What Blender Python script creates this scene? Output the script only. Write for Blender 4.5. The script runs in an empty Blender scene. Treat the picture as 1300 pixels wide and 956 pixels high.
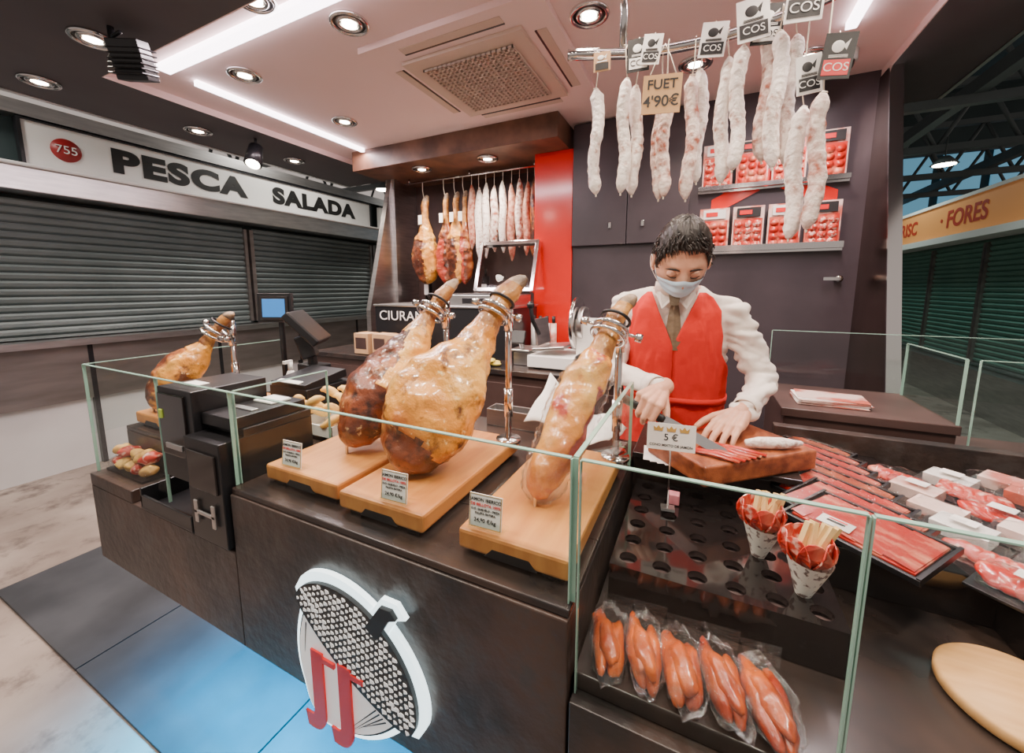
import bpy, bmesh, math, random
from mathutils import Vector, Matrix, Euler, noise
random.seed(7)
V=Vector
# ---------------------------------------------------------------- materials
MATS={}
def mat(name,col,rough=.5,metal=0.,col2=None,scale=8.,lo=.35,hi=.65,emit=None,es=0.,bump=0.,bscale=60.,coat=0.,kind='noise',stretch=(1,1,1),col3=None,detail=4,spots=()):
    if name in MATS: return MATS[name]
    m=bpy.data.materials.new(name); m.use_nodes=True
    nt=m.node_tree; N=nt.nodes; L=nt.links
    b=N['Principled BSDF']
    b.inputs['Base Color'].default_value=(*col,1); b.inputs['Roughness'].default_value=rough
    b.inputs['Metallic'].default_value=metal
    if coat: b.inputs['Coat Weight'].default_value=coat; b.inputs['Coat Roughness'].default_value=.12
    if emit: b.inputs['Emission Color'].default_value=(*emit,1); b.inputs['Emission Strength'].default_value=es
    tc=N.new('ShaderNodeTexCoord'); mp=N.new('ShaderNodeMapping'); L.new(tc.outputs['Object'],mp.inputs['Vector'])
    mp.inputs['Scale'].default_value=stretch
    out_c=None
    if col2:
        if kind=='voronoi':
            t=N.new('ShaderNodeTexVoronoi'); out=t.outputs['Distance']
        elif kind=='wave':
            t=N.new('ShaderNodeTexWave'); t.inputs['Distortion'].default_value=5; t.inputs['Detail'].default_value=3; out=t.outputs['Fac']
        else:
            t=N.new('ShaderNodeTexNoise'); t.inputs['Detail'].default_value=detail; out=t.outputs['Fac']
        t.inputs['Scale'].default_value=scale
        L.new(mp.outputs['Vector'],t.inputs['Vector'])
        r=N.new('ShaderNodeValToRGB'); L.new(out,r.inputs['Fac'])
        r.color_ramp.elements[0].position=lo; r.color_ramp.elements[0].color=(*col,1)
        r.color_ramp.elements[1].position=hi; r.color_ramp.elements[1].color=(*col2,1)
        if col3:
            e=r.color_ramp.elements.new((lo+hi)/2); e.color=(*col3,1)
        out_c=r.outputs['Color']
        for sc,ss,sl,sh in spots:
            tn=N.new('ShaderNodeTexNoise'); tn.inputs['Scale'].default_value=ss; tn.inputs['Detail'].default_value=9; tn.inputs['Roughness'].default_value=.65; L.new(mp.outputs['Vector'],tn.inputs['Vector'])
            mr=N.new('ShaderNodeMapRange'); mr.inputs['From Min'].default_value=sl; mr.inputs['From Max'].default_value=sh; L.new(tn.outputs['Fac'],mr.inputs['Value'])
            mx=N.new('ShaderNodeMix'); mx.data_type='RGBA'; L.new(mr.outputs['Result'],mx.inputs[0]); L.new(out_c,mx.inputs[6]); mx.inputs[7].default_value=(*sc,1); out_c=mx.outputs[2]
        L.new(out_c,b.inputs['Base Color'])
    if bump:
        t2=N.new('ShaderNodeTexNoise'); t2.inputs['Scale'].default_value=bscale; t2.inputs['Detail'].default_value=5; L.new(mp.outputs['Vector'],t2.inputs['Vector'])
        bp=N.new('ShaderNodeBump'); bp.inputs['Strength'].default_value=bump; bp.inputs['Distance'].default_value=.01
        L.new(t2.outputs['Fac'],bp.inputs['Height']); L.new(bp.outputs['Normal'],b.inputs['Normal'])
    MATS[name]=m; return m
def thin(name,tint,rough=.02,base=.03,k=.7,wrinkle=0.):
    if name in MATS: return MATS[name]
    m=bpy.data.materials.new(name); m.use_nodes=True; nt=m.node_tree; N=nt.nodes; L=nt.links; N.clear()
    o=N.new('ShaderNodeOutputMaterial'); mx=N.new('ShaderNodeMixShader'); t=N.new('ShaderNodeBsdfTransparent'); g=N.new('ShaderNodeBsdfGlossy')
    t.inputs['Color'].default_value=(*tint,1); g.inputs['Roughness'].default_value=rough
    lw=N.new('ShaderNodeLayerWeight'); lw.inputs['Blend'].default_value=.5
    pw=N.new('ShaderNodeMath'); pw.operation='POWER'; pw.inputs[1].default_value=5.; L.new(lw.outputs['Facing'],pw.inputs[0])
    ad=N.new('ShaderNodeMath'); ad.operation='MULTIPLY_ADD'; ad.inputs[1].default_value=k; ad.inputs[2].default_value=base; ad.use_clamp=True
    L.new(pw.outputs[0],ad.inputs[0]); L.new(ad.outputs[0],mx.inputs[0]); L.new(t.outputs[0],mx.inputs[1]); L.new(g.outputs[0],mx.inputs[2]); L.new(mx.outputs[0],o.inputs[0])
    if wrinkle:
        n=N.new('ShaderNodeTexNoise'); n.inputs['Scale'].default_value=45; bp=N.new('ShaderNodeBump'); bp.inputs['Strength'].default_value=wrinkle; bp.inputs['Distance'].default_value=.02
        L.new(n.outputs['Fac'],bp.inputs['Height']); L.new(bp.outputs['Normal'],g.inputs['Normal'])
    MATS[name]=m; return m

M_glass=thin('glass_clear',(.965,.99,.98),.01,.015,.35)
M_gedge=mat('glass_edge',(.34,.56,.46),.15,coat=.5)
M_plast=thin('plastic_film',(.97,.97,.97),.13,.09,.5,.9)
M_stone=mat('counter_stone',(.024,.019,.018),.40,col2=(.13,.066,.044),scale=4.5,lo=.42,hi=.82,bump=.25,bscale=30,detail=10,spots=(((.055,.045,.042),9,.50,.62),))
M_stonetop=mat('counter_stone_top',(.022,.018,.018),.25,col2=(.075,.045,.034),scale=6,lo=.4,hi=.8)
M_black=mat('black_plastic',(.012,.012,.014),.32)
M_acryl=mat('black_acrylic',(.012,.009,.009),.06,coat=.6)
M_dark=mat('dark_laminate',(.046,.036,.042),.35,col2=(.064,.050,.058),scale=3)
M_dark2=mat('dark_brown_laminate',(.05,.028,.025),.4,col2=(.085,.048,.042),scale=4)
M_soff=mat('soffit_dark',(.080,.074,.08),.6,col2=(.10,.092,.10),scale=2)
M_ceil=mat('ceiling_paint',(.92,.70,.67),.55,col2=(.94,.74,.71),scale=1.5)
M_chrome=mat('chrome',(.75,.73,.72),.14,1.)
M_steel=mat('brushed_steel',(.55,.54,.54),.32,1.,col2=(.68,.66,.65),scale=6,stretch=(1,1,8))
M_steelw=mat('warm_steel_panel',(.26,.235,.22),.35,.8,col2=(.36,.32,.30),scale=2,stretch=(1,1,6))
M_white=mat('white_paint',(.85,.83,.80),.45)
M_paper=mat('paper_white',(.92,.90,.86),.7,col2=(.86,.84,.80),scale=20)
M_ink=mat('ink_black',(.01,.01,.01),.5)
M_red=mat('red_gloss_panel',(.78,.012,.005),.18,coat=.4)
M_redcloth=mat('red_apron_cloth',(.80,.026,.014),.8,col2=(.68,.016,.010),scale=6,bump=.5,bscale=18)
M_redink=mat('red_ink',(.75,.01,.01),.4)
M_wood=mat('board_wood',(.50,.17,.038),.42,col2=(.72,.32,.085),scale=2.2,stretch=(16,1.4,6),lo=.25,hi=.75,detail=6)
M_butch=mat('chopping_block_wood',(.15,.036,.015),.38,col2=(.44,.13,.045),scale=5,lo=.3,hi=.7,stretch=(9,2,9),bump=.2)
M_led=mat('led_strip',(1,1,1),.5,emit=(1.,.86,.93),es=9)
M_lamp=mat('lamp_glow',(1,1,1),.5,emit=(1.,.86,.66),es=30)
M_beam=mat('rusty_beam',(.075,.035,.022),.45,col2=(.20,.095,.055),scale=5,detail=8)
M_ham=mat('ham_fat_gold',(.40,.11,.013),.30,col2=(.88,.50,.11),scale=6,lo=.30,hi=.68,bump=1.,bscale=26,coat=.55,col3=(.78,.33,.04),detail=9,spots=(((.12,.035,.010),15,.53,.65),((.95,.74,.36),34,.61,.71)))
M_hamd=mat('ham_dark_crust',(.08,.020,.009),.33,col2=(.66,.27,.06),scale=7,lo=.38,hi=.68,bump=1.,bscale=25,coat=.45,detail=8,col3=(.26,.060,.016),spots=(((.04,.013,.007),20,.50,.62),((.85,.55,.25),38,.62,.72)))
M_meat=mat('ham_meat_cut',(.28,.016,.009),.32,col2=(.58,.09,.04),scale=16,lo=.35,hi=.7,coat=.5,stretch=(1,1,3),bump=.5,bscale=40,spots=(((.80,.45,.22),22,.60,.68),))
M_ham3=mat('ham_wrapped_fat',(.42,.08,.018),.22,col2=(.90,.54,.13),scale=8,lo=.34,hi=.72,bump=.7,bscale=30,coat=.8,col3=(.80,.31,.035),detail=8,spots=(((.45,.04,.015),14,.54,.64),))
M_shank=mat('ham_shank',(.60,.28,.06),.40,col2=(.20,.065,.018),scale=18,coat=.3,bump=.6,spots=(((.88,.62,.30),30,.60,.72),))
M_hoof=mat('ham_hoof',(.05,.03,.02),.45,col2=(.42,.29,.18),scale=25,bump=.5)
M_fuet=mat('fuet_mould_skin',(.92,.84,.77),.85,col2=(.36,.15,.09),scale=34,lo=.52,hi=.72,bump=.9,bscale=60,detail=8)
M_fuetb=mat('fuet_brownish_skin',(.86,.74,.66),.8,col2=(.34,.10,.06),scale=30,lo=.42,hi=.66,bump=.9,bscale=60,detail=8)
M_saus=mat('dark_sausage',(.35,.07,.04),.5,col2=(.7,.42,.3),scale=30,bump=.4)
M_string=mat('string',(.80,.72,.58),.9)
M_shutter=mat('shutter_metal',(.13,.165,.16),.45,.3,col2=(.18,.215,.21),scale=2)
M_shutg=mat('shutter_green',(.11,.26,.21),.5,.2,col2=(.15,.31,.25),scale=2)
M_floor=mat('floor_concrete',(.20,.155,.13),.65,col2=(.42,.35,.30),scale=2.2,detail=10,lo=.3,hi=.7,bump=.15,bscale=12,spots=(((.14,.11,.095),5,.52,.66),))
M_tile=mat('platform_tile',(.030,.034,.040),.55,col2=(.060,.066,.076),scale=3,detail=8)
M_hall=mat('hall_dark',(.025,.042,.044),.8,col2=(.042,.062,.064),scale=1)
M_truss=mat('truss_metal',(.10,.12,.125),.6)
M_wind=mat('hall_window',(.05,.12,.16),.3,emit=(.16,.42,.60),es=.6)
M_skin=mat('skin',(.68,.37,.245),.5,col2=(.60,.30,.19),scale=30)
M_hair=mat('hair_black',(.010,.008,.007),.42,col2=(.026,.017,.013),scale=60,stretch=(1,1,.3))
M_shirt=mat('shirt_white',(.84,.77,.70),.8,col2=(.76,.68,.61),scale=5,bump=.7,bscale=10)
M_mask=mat('mask_blue',(.50,.69,.82),.8)
M_tie=mat('tie_brown',(.14,.105,.065),.6,col2=(.20,.15,.095),scale=80)
M_trous=mat('trousers_black',(.02,.02,.022),.8)
M_card=mat('cardboard',(.50,.29,.15),.8,col2=(.56,.34,.18),scale=15)
M_screen=mat('pos_screen_blue',(.02,.1,.3),.2,emit=(.04,.25,.65),es=1.0)
M_orange=mat('orange_sign',(.78,.30,.09),.5,emit=(.8,.35,.12),es=.12)
M_choriz=mat('chorizo_orange',(.76,.16,.016),.28,col2=(.34,.035,.008),scale=14,coat=.6,bump=.5,bscale=40,detail=7)
M_sliced=mat('sliced_ham',(.56,.024,.013),.28,col2=(.90,.36,.22),scale=14,lo=.50,hi=.76,coat=.5,stretch=(1,5,1),detail=6)
M_salami=mat('salami_slice',(.58,.045,.025),.35,col2=(.9,.55,.45),scale=70,lo=.5,hi=.65)
M_stick=mat('cheese_stick',(.90,.64,.28),.5)
M_cheese=mat('pale_round_wood',(.78,.44,.18),.5,col2=(.66,.34,.12),scale=8,stretch=(1,8,1))
M_tan=mat('ac_grille_tan',(.66,.52,.43),.5)
M_yel=mat('bread_yellow',(.85,.55,.16),.55,col2=(.68,.34,.08),scale=12,bump=.3)
M_hpack=mat('pale_pack',(.88,.66,.58),.35,col2=(.62,.14,.09),scale=9,lo=.48,hi=.6,coat=.6)
M_mirror=mat('bronze_mirror',(.34,.23,.18),.16,1.,col2=(.20,.12,.09),scale=2,stretch=(3,3,.6))
M_mgold=mat('gold_print',(.55,.33,.08),.5)

# ---------------------------------------------------------------- mesh builder
class MB:
    def __init__(s): s.v=[];s.f=[];s.m=[];s.sm=[];s.mats=[]
    def mi(s,m):
        if m not in s.mats: s.mats.append(m)
        return s.mats.index(m)
    def add(s,vs,fs,m,smooth=False,M=None):
        o=len(s.v)
        for p in vs:
            p=V(p); s.v.append(M@p if M is not None else p)
        ml=isinstance(m,list)
        mi0=None if ml else s.mi(m)
        for k,f in enumerate(fs):
            s.f.append([i+o for i in f]); s.m.append(s.mi(m[k]) if ml else mi0); s.sm.append(smooth)
    def box(s,c,size,m,rot=(0,0,0)):
        hx,hy,hz=[q/2 for q in size]
        vs=[(x,y,z) for x in(-hx,hx) for y in(-hy,hy) for z in(-hz,hz)]
        fs=[(0,1,3,2),(4,6,7,5),(0,4,5,1),(2,3,7,6),(0,2,6,4),(1,5,7,3)]
        s.add(vs,fs,m,False,Matrix.Translation(c)@Euler(rot).to_matrix().to_4x4())
    def b2(s,x0,x1,y0,y1,z0,z1,m): s.box(((x0+x1)/2,(y0+y1)/2,(z0+z1)/2),(x1-x0,y1-y0,z1-z0),m)
    def prism(s,pts,ext,m):
        n=len(pts); ext=V(ext); vs=[V(p) for p in pts]+[V(p)+ext for p in pts]
        fs=[list(range(n))[::-1],list(range(n,2*n))]+[(i,(i+1)%n,n+(i+1)%n,n+i) for i in range(n)]
        s.add(vs,fs,m)
    def loft(s,rings,m,cap=True,smooth=True,closed=True):
        n=len(rings[0]); vs=[p for r in rings for p in r]; fs=[]
        for i in range(len(rings)-1):
            for j in range(n if closed else n-1):
                fs.append((i*n+j,i*n+(j+1)%n,(i+1)*n+(j+1)%n,(i+1)*n+j))
        ms=m
        if isinstance(m,list):
            ms=[m[i] if not isinstance(m[i],list) else m[i][j] for i in range(len(rings)-1) for j in range(n if closed else n-1)]
        if cap and closed:
            fs.append(list(range(n))[::-1]); fs.append([(len(rings)-1)*n+j for j in range(n)])
            if isinstance(ms,list): ms=ms+[ms[0],ms[-1]]
        s.add(vs,fs,ms,smooth)
    def tube(s,pts,rad,m,seg=12,ref=None,cap=True,smooth=True):
        pts=[V(p) for p in pts]; n=len(pts)
        if not isinstance(rad,(list,tuple)): rad=[rad]*n
        rings=[]; u=None
        for i in range(n):
            t=(pts[min(i+1,n-1)]-pts[max(i-1,0)]).normalized()
            if u is None:
                u=V(ref) if ref is not None else (V((0,0,1)) if abs(t.z)<.9 else V((1,0,0)))
            u=(u-t*u.dot(t)).normalized(); w=t.cross(u)
            r=rad[i]; a,b=(r if isinstance(r,(list,tuple)) else (r,r))
            rings.append([pts[i]+u*(a*math.cos(k*2*math.pi/seg))+w*(b*math.sin(k*2*math.pi/seg)) for k in range(seg)])
        s.loft(rings,m,cap,smooth)
    def cyl(s,p0,p1,r0,m,r1=None,seg=24): s.tube([p0,p1],[r0,r0 if r1 is None else r1],m,seg,smooth=True)
    def sph(s,c,r,m,rot=(0,0,0),seg=20,rings=12,lump=0.,ls=40):
        if not isinstance(r,(list,tuple)): r=(r,r,r)
        vs=[(0,0,r[2])]
        for i in range(1,rings):
            a=math.pi*i/rings
            for j in range(seg):
                b=2*math.pi*j/seg; vs.append((r[0]*math.sin(a)*math.cos(b),r[1]*math.sin(a)*math.sin(b),r[2]*math.cos(a)))
        vs.append((0,0,-r[2])); fs=[]
        if lump:
            vs=[tuple(V(p)*(1+lump*noise.noise(V(p)*ls+V(c)*13))) for p in vs]
        for j in range(seg):
            fs.append((0,1+j,1+(j+1)%seg))
            for i in range(rings-2):
                a=1+i*seg; fs.append((a+j,a+seg+j,a+seg+(j+1)%seg,a+(j+1)%seg))
            a=1+(rings-2)*seg; fs.append((a+j,len(vs)-1,a+(j+1)%seg))
        s.add(vs,fs,m,True,Matrix.Translation(c)@Euler(rot).to_matrix().to_4x4())
    def torus(s,c,axis,R,r,m,seg=28,ts=8):
        axis=V(axis).normalized(); u=axis.orthogonal().normalized(); w=axis.cross(u); n=seg
        rings=[]
        for i in range(n):
            a=2*math.pi*i/n; d=u*math.cos(a)+w*math.sin(a)
            rings.append([V(c)+d*(R+r*math.cos(k*2*math.pi/ts))+axis*(r*math.sin(k*2*math.pi/ts)) for k in range(ts)])
        rings.append(rings[0])
        s.loft(rings,m,False)
    def obj(s,name,parent=None,bevel=0.,seg=2,solid=0.,sub=0):
        xs=s.v; mn=V([min(p[i] for p in xs) for i in range(3)]); mx=V([max(p[i] for p in xs) for i in range(3)])
        c=(mn+mx)/2; c.z=mn.z
        if parent is not None: c=V((0,0,0))
        me=bpy.data.meshes.new(name); me.from_pydata([tuple(p-c) for p in s.v],[],s.f)
        for m in s.mats: me.materials.append(m)
        me.polygons.foreach_set('material_index',s.m); me.polygons.foreach_set('use_smooth',s.sm)
        bm=bmesh.new(); bm.from_mesh(me); bmesh.ops.recalc_face_normals(bm,faces=bm.faces); bm.to_mesh(me); bm.free()
        o=bpy.data.objects.new(name,me); bpy.context.collection.objects.link(o); o.location=c
        if parent is not None: o.parent=parent
        if solid: k=o.modifiers.new('s','SOLIDIFY'); k.thickness=solid
        if bevel: k=o.modifiers.new('b','BEVEL'); k.width=bevel; k.segments=seg; k.limit_method='ANGLE'; k.angle_limit=math.radians(50)
        if sub: k=o.modifiers.new('u','SUBSURF'); k.levels=sub; k.render_levels=sub
        return o
def empty(name):
    o=bpy.data.objects.new(name,None); bpy.context.collection.objects.link(o); o.empty_display_size=.1; return o
def text(body,size,loc,rot,m,parent=None,name='lettering',ext=.001,sx=1.,align='CENTER',offset=0.,space=1.):
    c=bpy.data.curves.new(name,'FONT'); c.body=body; c.size=size; c.extrude=ext; c.align_x=align; c.align_y='CENTER'; c.offset=offset; c.space_character=space
    o=bpy.data.objects.new(name,c); bpy.context.collection.objects.link(o); o.rotation_euler=rot; o.scale=(sx,1,1)
    c.materials.append(m); o.location=loc
    if parent is not None:
        o.parent=parent; o.location=V(loc)-parent.location
    return o
R90=math.pi/2
FRONT=(R90,0,0); FACEX=(R90,0,R90); FACENX=(R90,0,-R90)
def remesh(o,vox,it=4,fac=.5):
    k=o.modifiers.new('r','REMESH'); k.mode='VOXEL'; k.voxel_size=vox
    k=o.modifiers.new('sm','SMOOTH'); k.factor=fac; k.iterations=it
    dg=bpy.context.evaluated_depsgraph_get(); ev=o.evaluated_get(dg); me=bpy.data.meshes.new_from_object(ev)
    o.modifiers.clear(); o.data=me
    for p in me.polygons: p.use_smooth=True
    return o
def interp(tab,t):
    for i in range(len(tab)-1):
        if t<=tab[i+1][0]:
            a=tab[i];c=tab[i+1];u=(t-a[0])/(c[0]-a[0]); u=u*u*(3-2*u)*.5+u*.5
            return [a[k]+(c[k]-a[k])*u for k in range(1,len(a))]
    return list(tab[-1][1:])
def cat(pts,n=8):
    out=[]; P_=[V(p) for p in pts]; P_=[P_[0]*2-P_[1]]+P_+[P_[-1]*2-P_[-2]]
    for i in range(1,len(P_)-2):
        for k in range(n):
            t=k/n; a,b_,c,d=P_[i-1:i+3]
            out.append(.5*((2*b_)+(c-a)*t+(2*a-5*b_+4*c-d)*t*t+(3*b_-a-3*c+d)*t**3))
    out.append(P_[-2]); return out

# ---------------------------------------------------------------- MAN (first: remeshing evaluates the scene)
man=empty('man')
CX=-.075
TR=[(.86,1.53,.165,.118),(.95,1.53,.160,.115),(1.06,1.510,.150,.105),(1.18,1.485,.155,.106),(1.30,1.455,.168,.106),(1.38,1.435,.165,.092),(1.42,1.425,.130,.076),(1.445,1.415,.085,.064),(1.465,1.41,.05,.05)]
def tor(z):
    if z<=TR[0][0]: return TR[0][1:]
    for i in range(len(TR)-1):
        if z<=TR[i+1][0]:
            u=(z-TR[i][0])/(TR[i+1][0]-TR[i][0]); return [TR[i][k]+(TR[i+1][k]-TR[i][k])*u for k in(1,2,3)]
    return TR[-1][1:]
def tpt(z,th,off=0.):
    cy,a,d=tor(z); s,c=math.sin(th),math.cos(th); e=.85
    return V((CX+(a+off)*math.copysign(abs(s)**e,s),cy-(d+off)*math.copysign(abs(c)**e,c),z))
b=MB(); zs=[.86+k*.02 for k in range(31)]
b.loft([[tpt(z,2*math.pi*k/40) for k in range(40)] for z in zs],M_shirt)
def bone(b,p,q,r0,r1):
    b.cyl(p,q,r0,M_shirt,r1=r1,seg=18); b.sph(p,r0,M_shirt,seg=18); b.sph(q,r1,M_shirt,seg=18)
shR=V((-.240,1.43,1.385)); elR=V((-.266,1.380,1.160)); wrR=V((-.105,1.185,1.165))
shL=V((.090,1.425,1.365)); elL=V((.190,1.41,1.160)); wrL=V((.128,1.245,1.115))
for s,e_,w in ((shR,elR,wrR),(shL,elL,wrL)):
    bone(b,V((CX+(s.x-CX)*.50,1.43,s.z+.018)),s,.052,.050); bone(b,s,(s+e_)/2,.050,.045); bone(b,(s+e_)/2,e_,.045,.041); bone(b,e_,(e_+w)/2,.041,.036); bone(b,(e_+w)/2,w,.036,.029)
bone(b,(CX,1.41,1.41),(-.07,1.355,1.485),.054,.050)
for s in (-1,1):
    hp=V((CX+s*.085,1.53,.86)); kn=V((CX+s*.10,1.51,.48)); an=V((CX+s*.11,1.54,.10)); bone(b,hp,kn,.098,.066); bone(b,kn,an,.066,.045); bone(b,an+V((0,0,-.04)),an+V((0,-.13,-.06)),.045,.038)
body=b.obj('body',man); remesh(body,.006,5)
me=body.data
me.materials.clear()
for m in (M_shirt,M_trous,M_skin,M_black): me.materials.append(m)
nn=[v.normal.copy() for v in me.vertices]
for i,v in enumerate(me.vertices):
    p=v.co
    if p.z>.95 and (p-V((-.07,1.38,1.46))).length>.08:
        arm=min(1,max(0,(abs(p.x-CX)-.13)/.05)); q=(abs(noise.noise(V((p.x*11,p.y*11,p.z*30))))-.2)*.026+noise.noise(V((p.x*34,p.y*34,p.z*50)))*.005
        v.co=p+nn[i]*q*(.3+.7*arm)
for p in me.polygons:
    c=p.center; p.material_index=0
    if c.z<.93: p.material_index=1
    if c.z<.10: p.material_index=3
    if c.z>1.445 and abs(c.x-CX)<.07 and c.y<1.45: p.material_index=2
def hand(name,w,d,n,tsign,curl,thumb,spread=.06,sc=1.):
    w=V(w); d=V(d).normalized(); n=V(n); n=(n-d*n.dot(d)).normalized(); t=d.cross(n)*tsign
    b=MB()
    off=[.030,.010,-.010,-.028]; ml=[.088,.091,.086,.078]; sl=[(.040,.025,.020),(.044,.028,.021),(.041,.026,.020),(.032,.020,.018)]
    rr=[(.0098,.0086,.0078,.0066),(.0100,.0088,.0078,.0066),(.0096,.0084,.0075,.0063),(.0086,.0075,.0066,.0056)]
    def bn(p,q,r0,r1): b.cyl(p,q,r0,M_skin,r1=r1,seg=14); b.sph(p,r0,M_skin,seg=14,rings=8); b.sph(q,r1,M_skin,seg=14,rings=8)
    bn(w-d*.05,w,.026,.023)
    for i in range(4):
        k=w+d*ml[i]*sc+t*off[i]*sc; bn(w+t*off[i]*.5,k,.0145,.0115)
        bn(w+d*.03+t*off[i]*.75+n*.004,k-d*.015+n*.003,.013,.011)
        a=0; p=k; fd=(d+t*(off[i]*spread*30)).normalized()
        for j in range(3):
            a+=curl[i][j]; q_=p+(fd*math.cos(a)+n*math.sin(a))*sl[i][j]*sc; bn(p,q_,rr[i][j],rr[i][j+1]); p=q_
    p=w+d*.022+t*.020; 
    for (a1,a2,a3),L,r0,r1 in zip(thumb,(.042,.032,.026),(.014,.0108,.0098),(.0108,.0098,.0078)):
        q_=p+(d*a1+t*a2+n*a3).normalized()*L*sc; bn(p,q_,r0,r1); p=q_
    o=b.obj(name,man); remesh(o,.0022,3); o.data.materials.clear(); o.data.materials.append(M_skin); return w,d,n,t
kx=V((.90,-.16,-.34)).normalized()
dR=V((.0,-.95,-.16)); dR=(dR-kx*dR.dot(kx)).normalized(); nR=dR.cross(kx); 
if nR.z>0: nR=-nR
ts=1 if dR.cross(nR).dot(kx)>0 else -1
wR=V((-.093,1.155,1.160))
hand('right_hand',wR,dR,nR,ts,[(1.0,1.25,.9)]*2+[(1.1,1.3,.9)]*2,[(.75,.6,.4),(.75,.5,.75),(.45,.4,1.0)],spread=.0)
hc=wR+dR*.092+nR*.026
dl=V((-.42,-.88,-.22)); nl=V((-.1,0,-1))
hand('left_hand',wrL+V((-.012,-.02,-.008)),dl,nl,1 if dl.cross(nl).x<0 else -1,[(.25,.40,.3),(.25,.40,.35),(.28,.42,.35),(.30,.42,.3)],[(.6,.8,.25),(.8,.5,.3),(.9,.25,.3)],spread=.08)
b=MB(); b.tube([hc-kx*.070,hc-kx*.062,hc,hc+kx*.050,hc+kx*.056],[(.008,.006),(.013,.009),(.012,.009),(.012,.009),(.008,.006)],M_ink,14,ref=(0,0,1))
bl=hc+kx*.054; up=V((0,.55,1)); up=(up-kx*up.dot(kx)).normalized()
b.prism([bl+up*.013,bl+kx*.15+up*.011,bl+kx*.185-up*.004,bl+kx*.12-up*.013,bl-up*.013],tuple(kx.cross(up)*.0018),M_chrome)
b.obj('knife')
b=MB()
for w,e_ in ((wrR,elR),(wrL,elL)):
    d=(w-e_).normalized(); b.tube([w-d*.03,w-d*.01,w+d*.008],[.034,.034,.033],M_shirt,24,cap=False)
b.obj('shirt_cuffs',man,solid=.003)
def axo(z):
    if z<1.10: return 1.9
    if z<1.24: return 1.9-(z-1.10)/.14*.95
    if z<1.34: return .95-(z-1.24)/.10*.18
    return .77
rows=[.52+.02*k for k in range(46)]+[1.435]
for s in (-1,1):
    rings=[]
    for z in rows:
        cy,a,d=tor(z); xi=max(0,.066*(z-1.265)/.165)
        ti=math.asin(min(.97,(xi/(a+.01))**(1/.85))) if xi>0 else 0
        to=max(axo(z),ti+.22); row=[]
        for k in range(25):
            th=ti+(to-ti)*k/24; fl=.010+.002*math.sin(th*9+z*12)+(.010*math.sin(th*11)*(1.12-z) if z<1.12 else 0)+.012*abs(noise.noise(V((th*3.2,z*13+th*5,s))))
            p=tpt(z,s*th,fl); row.append(p)
        rings.append(row)
    b=MB(); b.loft(rings,M_redcloth,False,True,False); b.obj('apron_panel',man,solid=.004)
b=MB(); b.loft([[tpt(z,th,.021) for th in [-1.95+.1*k for k in range(40)]] for z in (1.06,1.085)],M_redcloth,False,True,False); b.obj('apron_tie',man,solid=.003)
b=MB()
for s in (-1,1):
    b.prism([(CX+s*.004,1.330,1.417),(CX+s*.048,1.340,1.460),(CX+s*.060,1.350,1.432),(CX+s*.036,1.320,1.384)],(0,-.004,0),M_shirt)
rings=[]
for z,r0 in ((1.425,.066),(1.452,.062),(1.464,.060)):
    rings.append([V((CX+r0*1.03*math.sin(a),1.385-(z-1.425)*.6-r0*.95*math.cos(a),z+.006*(1-math.cos(a)))) for a in [2*math.pi*k/30 for k in range(30)]])
b.loft(rings,M_shirt,False); b.obj('collar',man,solid=.003)
b=MB(); b.prism([(CX-.017,1.320,1.428),(CX+.017,1.320,1.428),(CX+.011,1.316,1.396),(CX-.011,1.316,1.396)],(0,-.014,0),M_tie)
rings=[]
for z,w in ((1.398,.011),(1.36,.018),(1.31,.023),(1.25,.027)):
    y=tpt(z,0,.008).y-.004
    rings.append([V((CX+w*c,y+(.003 if abs(c)>.9 else 0)+d,z)) for c,d in ((-1,0),(0,-.004),(1,0),(0,.006))])
b.loft(rings,M_tie,True,False); b.obj('tie',man)
def headp(x,y,z,feat=True):
    px,py,pz=x*.074,y*.094,z*.122
    if z<0:
        k=(-z)**1.3; px*=1-.30*k
        if y>0: py*=1-.38*k
        else: py*=1-.10*k
    if y<0: px*=1+.03*abs(y); py*=.96
    if y>0 and z>-.2: py*=1.04
    if feat and y<0:
        py-=.024*math.exp(-(px/.011)**2-((pz+.026)/.016)**2)+.010*math.exp(-(px/.008)**2-((pz+.004)/.018)**2)
        py+=.008*math.exp(-((abs(px)-.030)/.016)**2-((pz-.006)/.012)**2)
        py-=.005*math.exp(-((abs(px)-.028)/.02)**2-((pz-.028)/.009)**2)
        py-=.006*math.exp(-(px/.022)**2-((pz+.066)/.008)**2)-.004*math.exp(-(px/.02)**2-((pz+.080)/.006)**2)
        py-=.006*math.exp(-(px/.02)**2-((pz+.106)/.012)**2)
    return V((px,py,pz))
HM=Matrix.Translation((-.064,1.322,1.530))@Euler((.60,.03,.20)).to_matrix().to_4x4()
def dirv(az,pol): return (math.sin(pol)*math.sin(az),-math.sin(pol)*math.cos(az),math.cos(pol))
def hobj(q,name):
    b=MB(); b.v=[HM@v for v in q.v]; b.f=q.f; b.m=q.m; b.sm=q.sm; b.mats=q.mats; return b.obj(name,man)
rings=[[headp(*dirv(2*math.pi*k/72,math.pi*(.5+i)/61)) for k in range(72)] for i in range(61)]
q=MB(); q.loft(rings,M_skin)
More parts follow.
